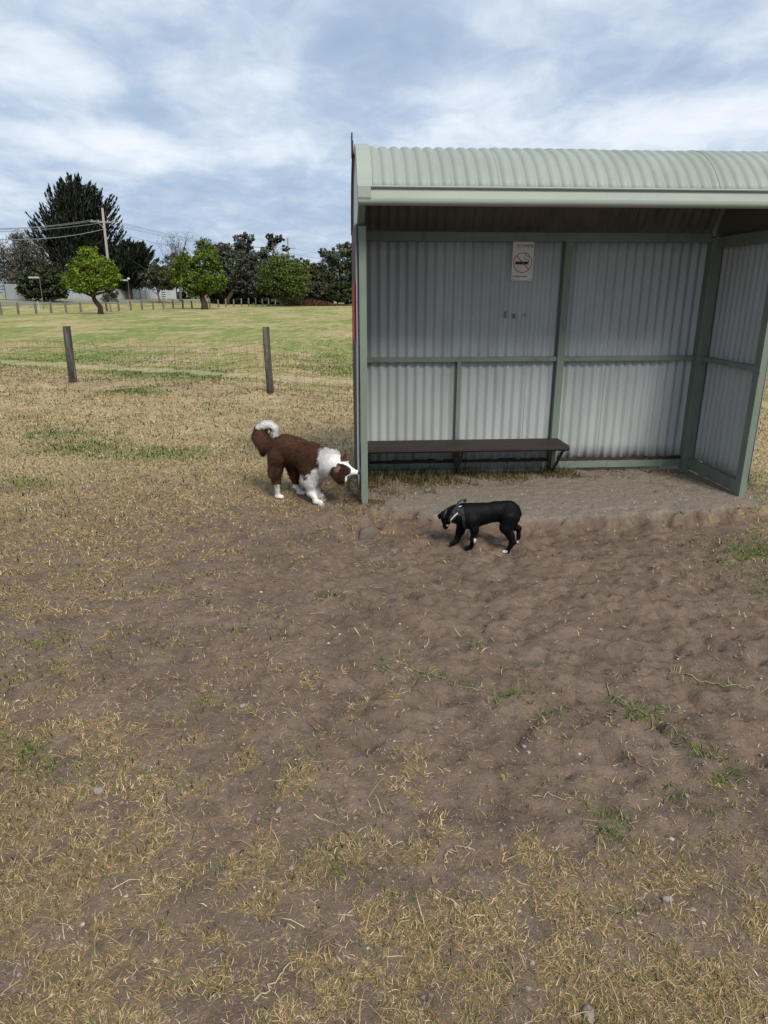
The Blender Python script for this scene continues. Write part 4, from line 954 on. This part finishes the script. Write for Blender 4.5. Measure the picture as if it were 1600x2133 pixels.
def ribbon_fur(v, f, nrm, area, n, flow, length, width, color, rg, lift=.35, wob=.25):
    p = rg.choice(len(f), n, p=area/area.sum()); w = rg.random((n,4)); w /= w.sum(1)[:, None]
    r = (v[f[p]]*w[..., None]).sum(1); N_ = nrm[f[p,0]]; L_ = length(r)*(.7+.6*rg.random(n)); ok = L_ > .004; r, N_, L_ = r[ok], N_[ok], L_[ok]; n = len(r)
    d = flow(r); d = d-N_*(d*N_).sum(1)[:, None]; d /= np.linalg.norm(d, axis=1)[:, None]+1e-9
    d1 = N_*lift+d+wob*rg.normal(size=(n,3)); d1 /= np.linalg.norm(d1, axis=1)[:, None]; d2 = d+N_*.05+V(0,0,-.25)+wob*rg.normal(size=(n,3)); d2 /= np.linalg.norm(d2, axis=1)[:, None]
    a = np.cross(d1, N_); a /= np.linalg.norm(a, axis=1)[:, None]+1e-9; wd = width*(.7+.6*rg.random(n))[:, None]
    m = r+d1*L_[:, None]*.5; e = m+d2*L_[:, None]*.5; r = r-N_*.002
    V_ = np.stack([r-a*wd/2, r+a*wd/2, m+a*wd*.4, m-a*wd*.4, e], 1).reshape(-1,3); b = np.arange(n)[:, None]*5
    F_ = (b+np.array([0,1,2,3]), b+np.array([3,2,4])); c = color(r); c = c*(1+np.where(c[:, :1] > .3, .07, .23)*rg.normal(size=(n,1))); nn = N_*.85+d1*.15+.12*rg.normal(size=(n,3)); nn /= np.linalg.norm(nn, axis=1)[:, None]; return V_, F_, np.repeat(np.clip(c, .004, .9), 5, 0), np.repeat(nn, 5, 0)
def collie():
    D = Dog((600,1055), (948,1095), (500,850,.175)); root = empty('dog', tuple(D.o), D.a, label='fluffy brown and white long haired dog sniffing the left shelter post', cat='dog')
    Z = .000672                                    # metres per unit of the side view
    pr = []
    def c(p, rp, q, rq, y0=0, y1=None, k=.03, fl=1): pr.append((D.at(p, y0), rp*Z, D.at(q, y0 if y1 is None else y1), rq*Z, k, fl))
    c((520,478),142,(690,525),156,fl=.85); c((690,525),156,(860,605),166,fl=.85,k=.05); c((860,605),164,(960,680),134,fl=.85,k=.05)     # trunk
    c((560,450),130,(470,515),120,fl=.9,k=.05); c((840,670),138,(900,760),110,k=.04,fl=.9)
    c((960,640),150,(1090,650),125,0,-.03,k=.05); c((1090,650),122,(1180,700),98,-.03,-.06,k=.04)                                 # neck
    c((1180,700),100,(1235,725),88,-.06,-.08,k=.03); c((1235,740),72,(1300,755),52,-.08,-.09,k=.025); c((1300,752),50,(1395,768),27,-.09,-.10,k=.02)  # head, muzzle
    c((1190,800),70,(1225,850),48,-.13,-.14,k=.03)                                                                                  # near cheek and lop ear
    c((1262,612),46,(1298,532),13,-.01,.01,k=.012,fl=.6)                                                                                   # far ear
    yn, yf = -.075, .075
    # hind near, hind far, fore near, fore far
    f = D.foot((455,1080)); c((455,590),108,(428,750),70,yn*.8,yn,k=.04); c((428,750),66,(442,890),38,yn,yn,k=.03); pr.append((D.at((440,900),yn),38*Z,f+V(0,0,.03),27*Z,.02,1)); pr.append((f+V(-.008,0,.004),30*Z,f+V(.034,0,.0),26*Z,.015,1))
    f = D.foot((710,1036)); c((600,620),95,(645,780),54,yf*.8,yf,k=.03); c((645,780),52,(668,920),35,yf,yf,k=.03); pr.append((D.at((665,930),yf),36*Z,f+V(-.0,0,.03),27*Z,.02,1)); pr.append((f+V(-.005,0,.004),30*Z,f+V(.04,0,0),25*Z,.015,1))
    f = D.foot((915,1150)); c((850,740),110,(835,880),70,yn*.8,yn,k=.04); c((835,880),66,(850,1000),50,yn,yn,k=.03); pr.append((D.at((850,1000),yn),50*Z,f+V(-.012,0,.035),32*Z,.02,1)); pr.append((f+V(-.01,0,.008),36*Z,f+V(.036,0,.0),30*Z,.015,1))
    f = D.foot((935,1066)); c((900,760),100,(890,900),62,yf*.7,yf,k=.04); pr.append((D.at((890,900),yf),55*Z,f+V(-.01,0,.03),32*Z,.02,1)); pr.append((f+V(-.01,0,.006),33*Z,f+V(.034,0,0),28*Z,.015,1))
    tl = [((455,400),62),((380,415),74),((300,400),84),((245,330),78),((240,260),64),((285,205),48),((350,200),42),((405,240),38),((425,300),26)]
    for (p, r), (q, s) in zip(tl[:-1], tl[1:]): c(p, r, q, s, 0, 0, k=.02)
    c((320,440),66,(285,500),40,0,0,k=.03)
    v, fc = grow(pr, .0072); nrm, ar = normals(v, fc)
    area = ar
    inv = lambda P: None
    def zoomxy(P):                                  # side view position of a local point
        c_, n_ = math.cos(D.a), math.sin(D.a); w = D.o+np.stack([P[:,0]*c_-P[:,1]*n_, P[:,0]*n_+P[:,1]*c_, P[:,2]], 1); a, b = proj(w[:,0], w[:,1], w[:,2]); return (a-500)/.175, (b-850)/.175
    BRN, WHT = V(.112,.056,.036), V(.86,.845,.82)
    def color(P):
        x, y = zoomxy(P); n = 22*gnoise(P[:,0]*22, P[:,2]*22+P[:,1]*9)
        wh = np.zeros(len(P))
        x_, y_ = x+n, y+n
        wh = np.maximum(wh, ((x_ > 960+.16*np.abs(y_-600)) & (y_ > 450)).astype(float))                 # collar and head
        wh = np.maximum(wh, ((x_-760)*.9+(y_-860)*.75 > 10).astype(float)*((y_ > 690) & (x_ > 740)))           # chest and forelegs
        wh = np.maximum(wh, (y_ > 905).astype(float)); wh = np.maximum(wh, ((x_ > 690) & (y_ > 760)).astype(float)*(P[:,2] < .30)*(x_ < 790)*1.0)
        wh = np.maximum(wh, ((y_ < 232) & (x_ < 470)).astype(float)); wh = np.maximum(wh, ((x_ > 372) & (x_ < 470) & (y_ < 335) & (P[:,0] < D.at((480,300),0)[0])).astype(float))  # tail tip
        # patch over the near eye and ear, far ear
        poly = [(1165,655),(1215,662),(1262,680),(1305,705),(1322,740),(1300,790),(1262,815),(1243,884),(1205,888),(1150,850),(1095,800),(1075,745),(1095,700),(1145,690)]
        patch = np.zeros(len(P), bool); xq, yq = x+n*.25, y+n*.25
        for (xa, ya), (xb, yb) in zip(poly, poly[1:]+poly[:1]):
            cr = ((ya > yq) != (yb > yq)) & (xq < (xb-xa)*(yq-ya)/(yb-ya+1e-9)+xa); patch ^= cr; ear = (y < 648-(x-1240)*-.12) & (x > 1200) & (y < 640) & (P[:,2] > D.at((1260,622),0)[2])
        wh = np.where(patch | ear, 0, wh)
        far = (P[:,1] > .045) & (y > 640) & (x < 720); wh = np.where(far & (y < 900) & (y > 640), 0, wh)
        t = (.85+.35*np.clip((640-y)/260, 0, 1)+.55*np.clip((y-560)/260, 0, 1)*(x < 420))[:, None]
        pt = np.where(patch | ear, np.where((x > 1190) & (y > 668-.0*x) , .40, 1.05), 1.0)[:, None]*(1+.22*gnoise(x/26, y/60))[:, None]; t = t*pt
        return np.where(wh[:, None] > .5, WHT*(1-.06*np.clip(gnoise(P[:,0]*9, P[:,2]*9), 0, 1))[:, None], BRN*t)
    o = np_mesh('body', v, fc, M['coat'], root, smooth=True, col=color(v))
    rg = np.random.default_rng(12)
    tailx = D.at((430,400),0)[0]
    def length(P):
        x, y = zoomxy(P); l = np.full(len(P), .048); l = np.where(y > 880, .012, l); l = np.where((x > 780) & (y > 860) & (x < 960) & (y < 1010), .026, l)
        l = np.where((x > 1080) & (y > 560), .011, l); l = np.where((x > 1060) & (x < 1250) & (y > 720), .036, l); l = np.where(x > 1280, .004, l)
        l = np.where((x < 430) & (y < 480), .060, l); l = np.where((x < 470) & (y < 262), .030, l); l = np.where((x < 440) & (y > 560) & (y < 860), .045, l); l = np.where((x > 440) & (x < 720) & (y > 640) & (y < 880), .022, l); l = np.where((x > 960) & (x < 1090) & (y > 600), .055, l); l = np.where((y < 420) & (x > 460), .022, l); return l
    def flow(P):
        x, y = zoomxy(P); d = np.zeros_like(P); d[:,0] = -.8; d[:,2] = -.55
        t = (x < 430) & (y < 560); d[t] = V(-.35,0,-1.0); up = t & (y < 260); d[up] = V(.6,0,-.2); lg = y > 860; d[lg] = V(-.1,0,-1); hd = x > 1120; d[hd] = V(-.9,0,-.7); nk = (x > 960) & (x < 1110); d[nk] = V(-.35,0,-1); return d
    V_, F_, C_, N2 = ribbon_fur(v, fc, nrm, area, 62000, flow, length, .0030, color, rg)
    tag(np_mesh('fur', V_, F_, M['fur'], root, col=C_, nrm=N2), kind='stuff')
    # nose, near eye
    def ball(name, p, r, m, sc=(1,1,1)):
        vs, fs = [], []; n = 10
        for i in range(7):
            for j in range(n): a, b = math.pi*i/6, 2*math.pi*j/n; vs.append((p[0]+r*sc[0]*math.sin(a)*math.cos(b), p[1]+r*sc[1]*math.sin(a)*math.sin(b), p[2]+r*sc[2]*math.cos(a)))
        fs = [(i*n+j, i*n+(j+1)%n, (i+1)*n+(j+1)%n, (i+1)*n+j) for i in range(6) for j in range(n)]; return np_mesh(name, vs, fs, m, root, smooth=True)
    ball('nose', D.at((1412,768),-.10), .0135, M['nose'], (.8,1.1,1.05))
    ball('eye', D.at((1275,728),-.125), .008, M['eye'])
    mb = MB(); a = D.at((1395,795),-.118); b = D.at((1310,800),-.125); mb.tube([a, b], .0022, 5); mb.build('mouth', M['nose'], root)
    er = MB()                                       # lop ear lying on the near cheek
    pts = [D.at((1185,705),-.125), D.at((1150,750),-.155), D.at((1135,810),-.160)]; er.tube(pts, [.022,.030,.005], 6)
    o = er.build('ear', mat('ear_fur', (.13,.072,.047), .8), root, smooth=True)
collie()

def black_dog():
    D = Dog((1255,880), (540,880), (880,1010,.15)); root = empty('dog', tuple(D.o), D.a, label='black short haired dog in a harness walking with head down on the dirt', cat='dog')
    Z = .000478; pr = []
    def c(p, rp, q, rq, y0=0, y1=None, k=.02, fl=1): pr.append((D.at(p, y0), rp*Z, D.at(q, y0 if y1 is None else y1), rq*Z, k, fl))
    c((1195,345),140,(1020,370),146,fl=.75); c((1020,370),142,(820,402),150,fl=.8,k=.02); c((820,402),150,(660,420),162,fl=.8,k=.03); c((660,420),160,(560,420),138,fl=.8,k=.04)
    c((1210,400),140,(1190,470),115,fl=.9,k=.03); c((700,490),115,(600,500),110,k=.03,fl=.8)
    c((560,400),130,(450,400),112,0,0,k=.04); c((450,400),110,(370,425),92,0,0,k=.03)
    c((370,420),90,(325,455),75,0,0,k=.02); c((330,480),62,(325,560),46,0,0,k=.02); c((325,560),44,(322,582),36,0,0,k=.01)     # skull, muzzle down
    c((355,340),30,(290,420),34,.045,.075,k=.012,fl=.6); c((290,420),34,(262,440),16,.075,.080,k=.01,fl=.6)                        # near ear flap (dog's left)
    c((290,385),30,(240,430),28,-.035,-.05,k=.012,fl=.8); c((240,430),28,(236,470),14,-.05,-.05,k=.01,fl=.8)                       # far ear flap
    yn, yf = .06, -.06
    f = D.foot((655,905), .014); c((690,500),95,(725,620),58,yn*.8,yn,k=.03); c((725,620),54,(708,760),42,yn,yn,k=.02); pr.append((D.at((708,760),yn),42*Z,f+V(-.012,0,.02),30*Z,.015,1)); pr.append((f+V(-.006,0,.004),32*Z,f+V(.022,0,0),28*Z,.012,1))
    f = D.foot((435,842), .014); c((560,520),95,(525,640),60,yf*.8,yf,k=.03); c((525,640),58,(478,760),42,yf,yf,k=.02); pr.append((D.at((478,760),yf),40*Z,f+V(-.010,0,.018),28*Z,.015,1)); pr.append((f+V(-.004,0,.004),30*Z,f+V(.020,0,0),26*Z,.012,1))
    f = D.foot((1165,958), .014); toe1 = f+V(.026,0,0); c((1205,440),125,(1160,590),88,yn*.8,yn,k=.03); c((1160,590),84,(1220,700),58,yn,yn,k=.02); c((1220,700),56,(1255,790),44,yn,yn,k=.015); pr.append((D.at((1255,790),yn),44*Z,f+V(-.015,0,.022),34*Z,.012,1)); pr.append((f+V(-.008,0,.004),30*Z,f+V(.020,0,0),26*Z,.012,1))
    f = D.foot((1300,828), .016); toe2 = f+V(.012,0,.012); c((1230,450),110,(1240,560),78,yf*.8,yf,k=.03); c((1240,560),60,(1340,600),38,yf,yf,k=.02); c((1340,600),34,(1335,700),30,yf,yf,k=.012); pr.append((D.at((1335,700),yf),30*Z,f+V(-.012,0,.02),26*Z,.012,1)); pr.append((f+V(-.006,0,.004),28*Z,f+V(.018,0,0),24*Z,.012,1))
    for (p, r), (q, s) in zip([((1310,320),42),((1345,400),34),((1325,480),26),((1290,560),20)], [((1345,400),34),((1325,480),26),((1290,560),20),((1275,610),12)]): c(p, r, q, s, 0, 0, k=.012)
    v, fc = grow(pr, .0056)
    c_, n_ = math.cos(D.a), math.sin(D.a); w = D.o+np.stack([v[:,0]*c_-v[:,1]*n_, v[:,0]*n_+v[:,1]*c_, v[:,2]], 1); a, b = proj(w[:,0], w[:,1], w[:,2]); x, y = (a-880)/.15, (b-1010)/.15
    col = np.tile(V(.0048,.0046,.0050), (len(v),1))
    wh = ((x > 1090) & (x < 1180) & (y > 915)) | ((x > 330) & (x < 395) & (y > 550) & (y < 574) & (x-330 > -(y-545)*.4)) | ((x > 715) & (x < 750) & (y > 745) & (y < 815)) | ((x > 1310) & (x < 1350) & (y > 775) & (y < 815))
    wh |= (np.linalg.norm(v-toe1, axis=1) < .026) | (np.linalg.norm(v-toe2, axis=1) < .016); col[wh] = V(.60,.57,.56); np_mesh('body', v, fc, M['sleek'], root, smooth=True, col=col)
    nrm, ar = normals(v, fc); near = lambda P: np.array([[.006,.0058,.0064]])*np.ones((len(P),1))
    def flow(P): d = np.zeros_like(P); d[:,0] = -.8; d[:,2] = -.5; d[P[:,2] < .2] = V(-.1,0,-1); return d
    wv = np.repeat(wh[fc[:,0]], 1); ar2 = np.where(wv, 0, ar)
    V_, F_, C_, N2 = ribbon_fur(v, fc, nrm, ar2, 16000, flow, lambda P: np.full(len(P), .013), .0022, near, np.random.default_rng(5), .25, .2)
    tag(np_mesh('fur', V_, F_, M['fur_black'], root, col=C_, nrm=N2), kind='stuff')
    # harness: shoulder panel wrapping the chest, girth strap, grab handle, clip, printed strip
    def band(name, pts, w, m, yo=.0):
        """a strap that follows the near side through side-view points; y set on the body's surface"""
        mb = MB(); q = []
        for p in pts:
            lo, hi = 0.0, .20; 
            ys = np.linspace(.16, -.02, 46); P = np.array([D.at(p, yy) for yy in ys]); d = body_field(P, pr); k = np.argmax(d < .0015) if (d < .0015).any() else 45; q.append(D.at(p, ys[max(k-1,0)]+.002+yo))
        for a_, b_ in zip(q[:-1], q[1:]): mb.bar(a_, b_+(b_-a_)*.04, .0045, w, up=np.cross(b_-a_, (0,1,0)))
        return mb.build(name, m, root)
    band('girth_strap', [(545,255),(548,330),(560,400),(575,480),(590,560),(595,600)], .022, M['web'])
    band('chest_panel', [(520,290),(480,340),(440,400),(405,470),(395,520)], .040, M['web'])
    band('shoulder_panel', [(530,300),(520,360),(515,430)], .050, M['web'])
    band('printed_label', [(490,390),(462,415),(434,442)], .0095, M['reflect'], .004); band('printed_label', [(426,450),(410,468),(396,486)], .0095, M['reflect'], .004)
    mb = MB(); hp = [D.at(p, .02) for p in ((480,285),(500,240),(540,215),(585,205),(600,235))]; mb.tube(hp, .007, 6); mb.build('grab_handle', M['web_grey'], root, smooth=True)
    mb = MB(); mb.tube([D.at(p, .045) for p in ((505,300),(530,302),(540,285))], .0035, 5); mb.build('clip', M['reflect'], root)
    mb = MB(); mb.tube([D.at(p, .03) for p in ((580,240),(602,200))], .009, 6); mb.build('strap_end', M['web'], root)
    band('chest_piping', [(388,492),(400,520),(410,545)], .004, M['reflect'], .003)
    band('neck_strap', [(335,345),(315,400),(300,450)], .006, M['web_grey'], .0)
    q = D.at((322,592), 0.0); vs, fs = [], []
    mb = MB(); mb.tube([q+V(0,-.010,0), q+V(0,.010,0)], .010, 8); mb.build('nose', M['nose'], root, smooth=True)
black_dog()

# ------------------------------------------------------------------ turf: dry and green blades
def blades(x, y, z, L, wid, col, rg, upright, head=None):
    """three-sided bent blades -> verts, quads/tris as quads"""
    n = len(x); a = 2*math.pi*rg.random(n) if head is None else head; el = np.clip(upright+.32*rg.normal(size=n), .05, 1.45)
    d1 = np.stack([np.cos(a)*np.cos(el), np.sin(a)*np.cos(el), np.sin(el)], 1); a2 = a+.30*rg.normal(size=n); e2 = np.clip(el-.12-.35*rg.random(n), -.6, 1.3)
    d2 = np.stack([np.cos(a2)*np.cos(e2), np.sin(a2)*np.cos(e2), np.sin(e2)], 1)
    s = np.stack([-np.sin(a), np.cos(a), .3*rg.normal(size=n)], 1)*(wid/2)[:, None]
    b = np.stack([x, y, z-.004], 1); m = b+d1*(L*.55)[:, None]; e = m+d2*(L*.45)[:, None]; e[:, 2] = np.maximum(e[:, 2], z+.002)
    v = np.stack([b-s, b+s, m+s*.8, m-s*.8, e], 1).reshape(-1, 3); k = np.arange(n)[:, None]*5
    return v, (k+np.array([0,1,2,3]), k+np.array([3,2,4])), np.repeat(np.clip(col, .01, .9), 5, 0), np.repeat((lambda q: q/np.linalg.norm(q, axis=1)[:, None])(V(0,0,1)+.42*rg.normal(size=(n,3))), 5, 0)
STRAW = np.array([[.63,.465,.245],[.53,.375,.175],[.71,.56,.335],[.45,.295,.14],[.48,.375,.165],[.33,.215,.108]])
GREEN = np.array([[.12,.20,.035],[.17,.245,.055],[.085,.145,.028],[.25,.29,.085]])
def turf():
    rg = np.random.default_rng(21); Vs, Fs, Cs, Ns = [], [], [], []; off = 0
    pa, pb = gp(-250,738)[:2], gp(900,803)[:2]; pd = (pb-pa)/np.linalg.norm(pb-pa)
    def zone(n, r0, r1, up, Lk=1.0, wk=1.0):
        nonlocal off
        # candidates over the ground ahead, sparser with distance, thinned by the turf cover
        y = r0*(r1/r0)**rg.random(n); x = (2*rg.random(n)-1)*.74*(y+.55)
        trod = np.abs((x-pa[0])*-pd[1]+(y-pa[1])*pd[0])+.25*gnoise(x*1.3, y*1.3) < .34; keep = ~trod & (rg.random(n) > .75*sstep(12.5, 24, y)); x, y = x[keep], y[keep]
        L0 = (.0235+.0028*np.minimum(y, 10))*Lk; w0 = (.0007+.00088*np.minimum(y, 16))*wk
        c, g = cover_at(x, y); u, v = to_sh(x, y); e = edge_v(u)
        clump = clumped(x, y, c); fine = .5+.6*gnoise(x*1.1+9, y*1.1)
        flo = (v > e) & (v < SD) & (u > .0) & (u < SW); c = np.where(flo, c*.15, c); clump = np.where(flo, clump*.1, clump)
        pr_ = (clump**1.1*.85+.20*c+.008)*np.clip(.65+fine*.5, .4, 1.1)
        gk = g*np.clip(.4+clump, 0, 1.3); gk = np.where(flo & (v < SD-.35), gk*.1, gk); pr_ = np.maximum(pr_, gk*.9)
        inside = rg.random(len(x)) < pr_; x, y, c, g, clump = x[inside], y[inside], c[inside], g[inside], clump[inside]
        isg = rg.random(len(x)) < np.clip(g*1.1+.05+.12*sstep(.1, .6, gnoise(x*1.7-3, y*1.7))+sstep(12.5, 15, y)*.62*sstep(-.1, .35, fbm(x*.42, y*.30, 4, .6)), 0, .93)
        # broken off bits lie flat on bare soil, rooted blades stand a little
        tone = 1+.22*gnoise(x*2.3, y*2.3)+.12*rg.normal(size=len(x)); ci = rg.integers(0, len(STRAW), len(x)); gi = rg.integers(0, len(GREEN), len(x))
        col = np.where(isg[:, None], GREEN[gi], STRAW[ci])*tone[:, None]
        L0, w0 = L0[inside], w0[inside]; L = L0*(.45+.9*rg.random(len(x)))*np.where(isg, 1.15, 1); w = w0*(.6+.8*rg.random(len(x)))
        upv = np.where(isg, up+.25, up*np.where(rg.random(len(x)) < .45, .35, 1.0))
        z = terrain(x, y); vv, ff, cc, nn = blades(x, y, z, L, w, col, rg, upv); Ns.append(nn)
        Vs.append(vv); Fs.append((ff[0]+off, ff[1]+off)); Cs.append(cc); off += len(vv)
    zone(980000, .95, 27, .5)
    zone(9000, .95, 5.5, .06, 3.0, 1.1)
    o = np_mesh('grass', np.concatenate(Vs), (np.concatenate([q[0] for q in Fs]), np.concatenate([q[1] for q in Fs])), M['blade'], col=np.concatenate(Cs), nrm=np.concatenate(Ns)); tag(o, 'short dry straw coloured grass with green patches', 'grass', kind='stuff')
turf()
def weeds():
    # taller weeds along the foot of the walls and round the posts
    rg = np.random.default_rng(33); X, Y, L, G = [], [], [], []
    def row(u0, u1, v0, v1, n, l, g):
        u = u0+(u1-u0)*rg.random(n); v = v0+(v1-v0)*rg.random(n)**1.5; k = .5+.9*gnoise(u*4+v*2, v*3+u); m = rg.random(n) < np.clip(k, 0, 1)
        u, v = u[m], v[m]; X.append(SA[0]+u*math.cos(STH)-v*math.sin(STH)); Y.append(SA[1]+u*math.sin(STH)+v*math.cos(STH)); L.append(l*(.4+.9*rg.random(m.sum()))); G.append(rg.random(m.sum()) < g)
    row(.05, 1.1, SD-.06, SD-.5, 3200, .11, .55); row(.05, .7, SD-.12, SD-.75, 1500, .06, .35); row(.1, 1.6, SD-.25, SD-.55, 1600, .05, .12); row(.85, 2.1, SD-.06, SD-.32, 2400, .075, .45); row(2.0, 3.2, SD-.06, SD-.4, 1200, .045, .25); row(SW-.1, SW-.65, .9, .15, 900, .04, .15)
    row(.3, 1.7, SD-.05, SD-.12, 120, .20, .9); row(1.75, 2.0, SD-.04, SD-.16, 50, .20, .85); row(-.16, .2, .10, -.22, 1100, .07, .08); row(.05, .5, .7, .1, 500, .045, .25); row(-.6, -.05, 1.0, -.1, 800, .05, .3); row(SW, SW+.5, 1.0, -.1, 700, .05, .4)
    row(0, 3.2, SD+.25, SD+.04, 900, .07, .3)
    x, y, L, G = map(np.concatenate, (X, Y, L, G)); n = len(x)
    col = np.where(G[:, None], np.array([[.065,.09,.028],[.10,.125,.045]])[rg.integers(0,2,n)], np.array([[.30,.20,.09],[.36,.26,.13],[.20,.115,.055]])[rg.integers(0,3,n)])*(1+.2*rg.normal(size=(n,1)))
    v, f, c, nn = blades(x, y, terrain(x, y), L, np.full(n, .0045), col, rg, np.where(G, 1.05, .55))
    o = np_mesh('weeds', v, f, M['blade'], col=c, nrm=nn); tag(o, 'straggly weeds and dead stems along the foot of the shelter walls', 'weeds', kind='stuff')
weeds()
def litter():
    # pale grit, clods and broken stems strewn over the soil
    rg = np.random.default_rng(9); n = 26000; y = 1.0+7.5*rg.random(n)**1.2; x = (2*rg.random(n)-1)*.68*(y+.5)
    u, v = to_sh(x, y); keep = ~((v > SD) & (u > -.1) & (u < SW+.1)); x, y = x[keep], y[keep]; u, v = u[keep], v[keep]; z = terrain(x, y); n = len(x)
    ing = (v > edge_v(u)) & (v < SD) & (u > 0) & (u < SW)
    r = .0026*np.exp(.55*rg.normal(size=n))*(1+.10*y); r = np.clip(r, .0015, .0085)
    base = np.array([(1,0,-.2),(-.5,.87,-.2),(-.5,-.87,-.2),(.1,.1,.75),(.5,.8,.25),(-.9,.0,.3),(.55,-.75,.2)])
    fs = np.array([(0,4,3),(4,1,3),(1,5,3),(5,2,3),(2,6,3),(6,0,3)])
    a = 2*math.pi*rg.random(n); ca, sa = np.cos(a), np.sin(a); b = base[None]*(1+.2*rg.normal(size=(n,7,3)))*r[:,None,None]
    P = np.stack([b[...,0]*ca[:,None]-b[...,1]*sa[:,None]+x[:,None], b[...,0]*sa[:,None]+b[...,1]*ca[:,None]+y[:,None], b[...,2]*.8+z[:,None]], -1)
    pale = rg.random(n) < np.where(ing, .5, .07); col = np.where(pale[:, None], V(.38,.325,.26), V(.19,.138,.105))*(1+.25*rg.normal(size=(n,1)))
    f = (fs[None]+7*np.arange(n)[:,None,None]).reshape(-1,3)
    o = np_mesh('gravel', P.reshape(-1,3), f, mat('grit', attr=True, rough=.9), col=np.repeat(np.clip(col,.02,.6), 7, 0)); tag(o, 'fine pale grit and clods over the bare soil', 'gravel', kind='stuff')
litter()
def stone(px, py, r, label, seed, sq=(1.15,.9,.7)):
    g = gp(px, py); rg = np.random.default_rng(seed); vs, fs = [], []; n = 10; ph = rg.random(6)*6
    for i in range(8):
        a = math.pi*i/7
        for j in range(n):
            b = 2*math.pi*j/n; k = 1+.16*math.sin(2*b+ph[0])+.10*math.sin(3*b+2*a+ph[1])+.10*math.cos(2*a+b+ph[2])
            vs.append((r*sq[0]*k*math.sin(a)*math.cos(b), r*sq[1]*k*math.sin(a)*math.sin(b), r*sq[2]*k*math.cos(a)))
    fs = [(i*n+j, i*n+(j+1)%n, (i+1)*n+(j+1)%n, (i+1)*n+j) for i in range(7) for j in range(n)]
    o = np_mesh('pebble', vs, fs, M['stone'], smooth=True, loc=(g[0], g[1], g[2]+r*.35)); o.rotation_euler = (0,0,rg.random()*6); tag(o, label, 'stone', 'pebbles lying in the worn grass')
for i, s in enumerate([(205,1650,.017,'largest grey pebble in the grass at the left edge'),(1226,2117,.017,'pale rounded pebble at the very bottom of the grass'),(580,1690,.011,'flat pale pebble in the dirt right of the left grass patch'),
    (1390,1876,.013,'whitish pebble in the dry grass at the lower right'),(1092,1557,.010,'small pale pebble in the dirt below the green runners'),(607,1810,.009,'small grey pebble beside a dry tussock, lower middle'),
    (506,1472,.012,'dirt coated pebble in the middle of the bare soil'),(908,1517,.009,'pale pebble close to the middle green tuft'),(1300,1307,.010,'small pebble in the churned soil at the right')]): stone(*s, i)
def runner(name, label, pts, r, colr, seed, tufts=0, green=False):
    rg = np.random.default_rng(seed); P = [gp(*p) for p in pts]; Q = []
    for a, b in zip(P[:-1], P[1:]):
        for k in range(5): q = a+(b-a)*k/5; Q.append(V(q[0]+.006*rg.normal(), q[1]+.006*rg.normal(), float(terrain(q[0], q[1]))+r*1.2+.004*abs(rg.normal())))
    Q.append(P[-1]+V(0,0,r)); root = empty(name, tuple(Q[0]), 0, label=label, cat='grass runner'); o = Q[0]
    MB().tube([q-o for q in Q], [r*(1-.5*i/len(Q)) for i in range(len(Q))], 5).build('stem', mat('runner_stem', colr, .8), root, smooth=True)
    if tufts:
        q = np.array(Q)[rg.integers(0, len(Q), tufts)]; n = tufts; x, y = q[:,0]+.035*rg.normal(size=n), q[:,1]+.03*rg.normal(size=n)
        col = (GREEN if green else STRAW)[rg.integers(0,4,n)]*(1+.2*rg.normal(size=(n,1))); v, f, c, nn = blades(x-o[0], y-o[1], q[:,2]-o[2], .035*(.5+rg.random(n)), np.full(n,.0032), col, rg, .6)
        tag(np_mesh('leaf_blades', v, f, M['blade'], root, col=c, nrm=nn), kind='stuff')
runner('grass_runner', 'green leafy runner creeping over bare soil at the right', [(1265,1425),(1290,1465),(1340,1490),(1400,1515),(1440,1550),(1475,1580),(1510,1600)], .0032, (.24,.22,.10), 1, 170, True)
runner('grass_runner', 'long pale green runner reaching the right edge of the soil', [(1425,1405),(1470,1422),(1520,1430),(1600,1434)], .003, (.33,.29,.16), 2, 50, True)
runner('grass_runner', 'thin straw runner joining the green tufts in the middle', [(800,1384),(860,1392),(920,1412),(970,1438),(1010,1440)], .0026, (.33,.25,.14), 3, 60, True)
runner('dry_stem', 'pale dry forked stem lying at lower middle', [(928,1800),(932,1775),(955,1768),(985,1770)], .0028, (.40,.31,.20), 4)
runner('dry_stem', 'pale dry stem crossing the forked stem at lower middle', [(965,1795),(975,1770),(985,1752)], .0022, (.40,.31,.20), 5)
runner('dry_stem', 'short pale twig standing out on the soil above the green tufts', [(883,1358),(890,1342),(905,1330)], .003, (.42,.34,.24), 6)
runner('dry_stem', 'long straw stem in the dry grass at lower left middle', [(530,2090),(560,2060),(600,2020),(628,1998)], .0028, (.42,.33,.20), 7)
runner('dry_stem', 'orange brown dry stem among the right hand soil', [(1310,1575),(1325,1588),(1340,1598)], .003, (.30,.17,.08), 8)
runner('dry_stem', 'straight straw stem beside a clod at the right of the soil', [(1110,1662),(1150,1660),(1195,1664)], .0022, (.38,.30,.2), 9)
runner('dry_stem', 'tangle of tan roots hanging into the hollow below the left post', [(706,1070),(722,1088),(735,1105),(741,1124)], .004, (.36,.27,.14), 10, 90)
runner('dry_stem', 'pale root end curling in the hollow left of the footing', [(748,1138),(762,1140),(768,1146)], .003, (.42,.33,.2), 11)
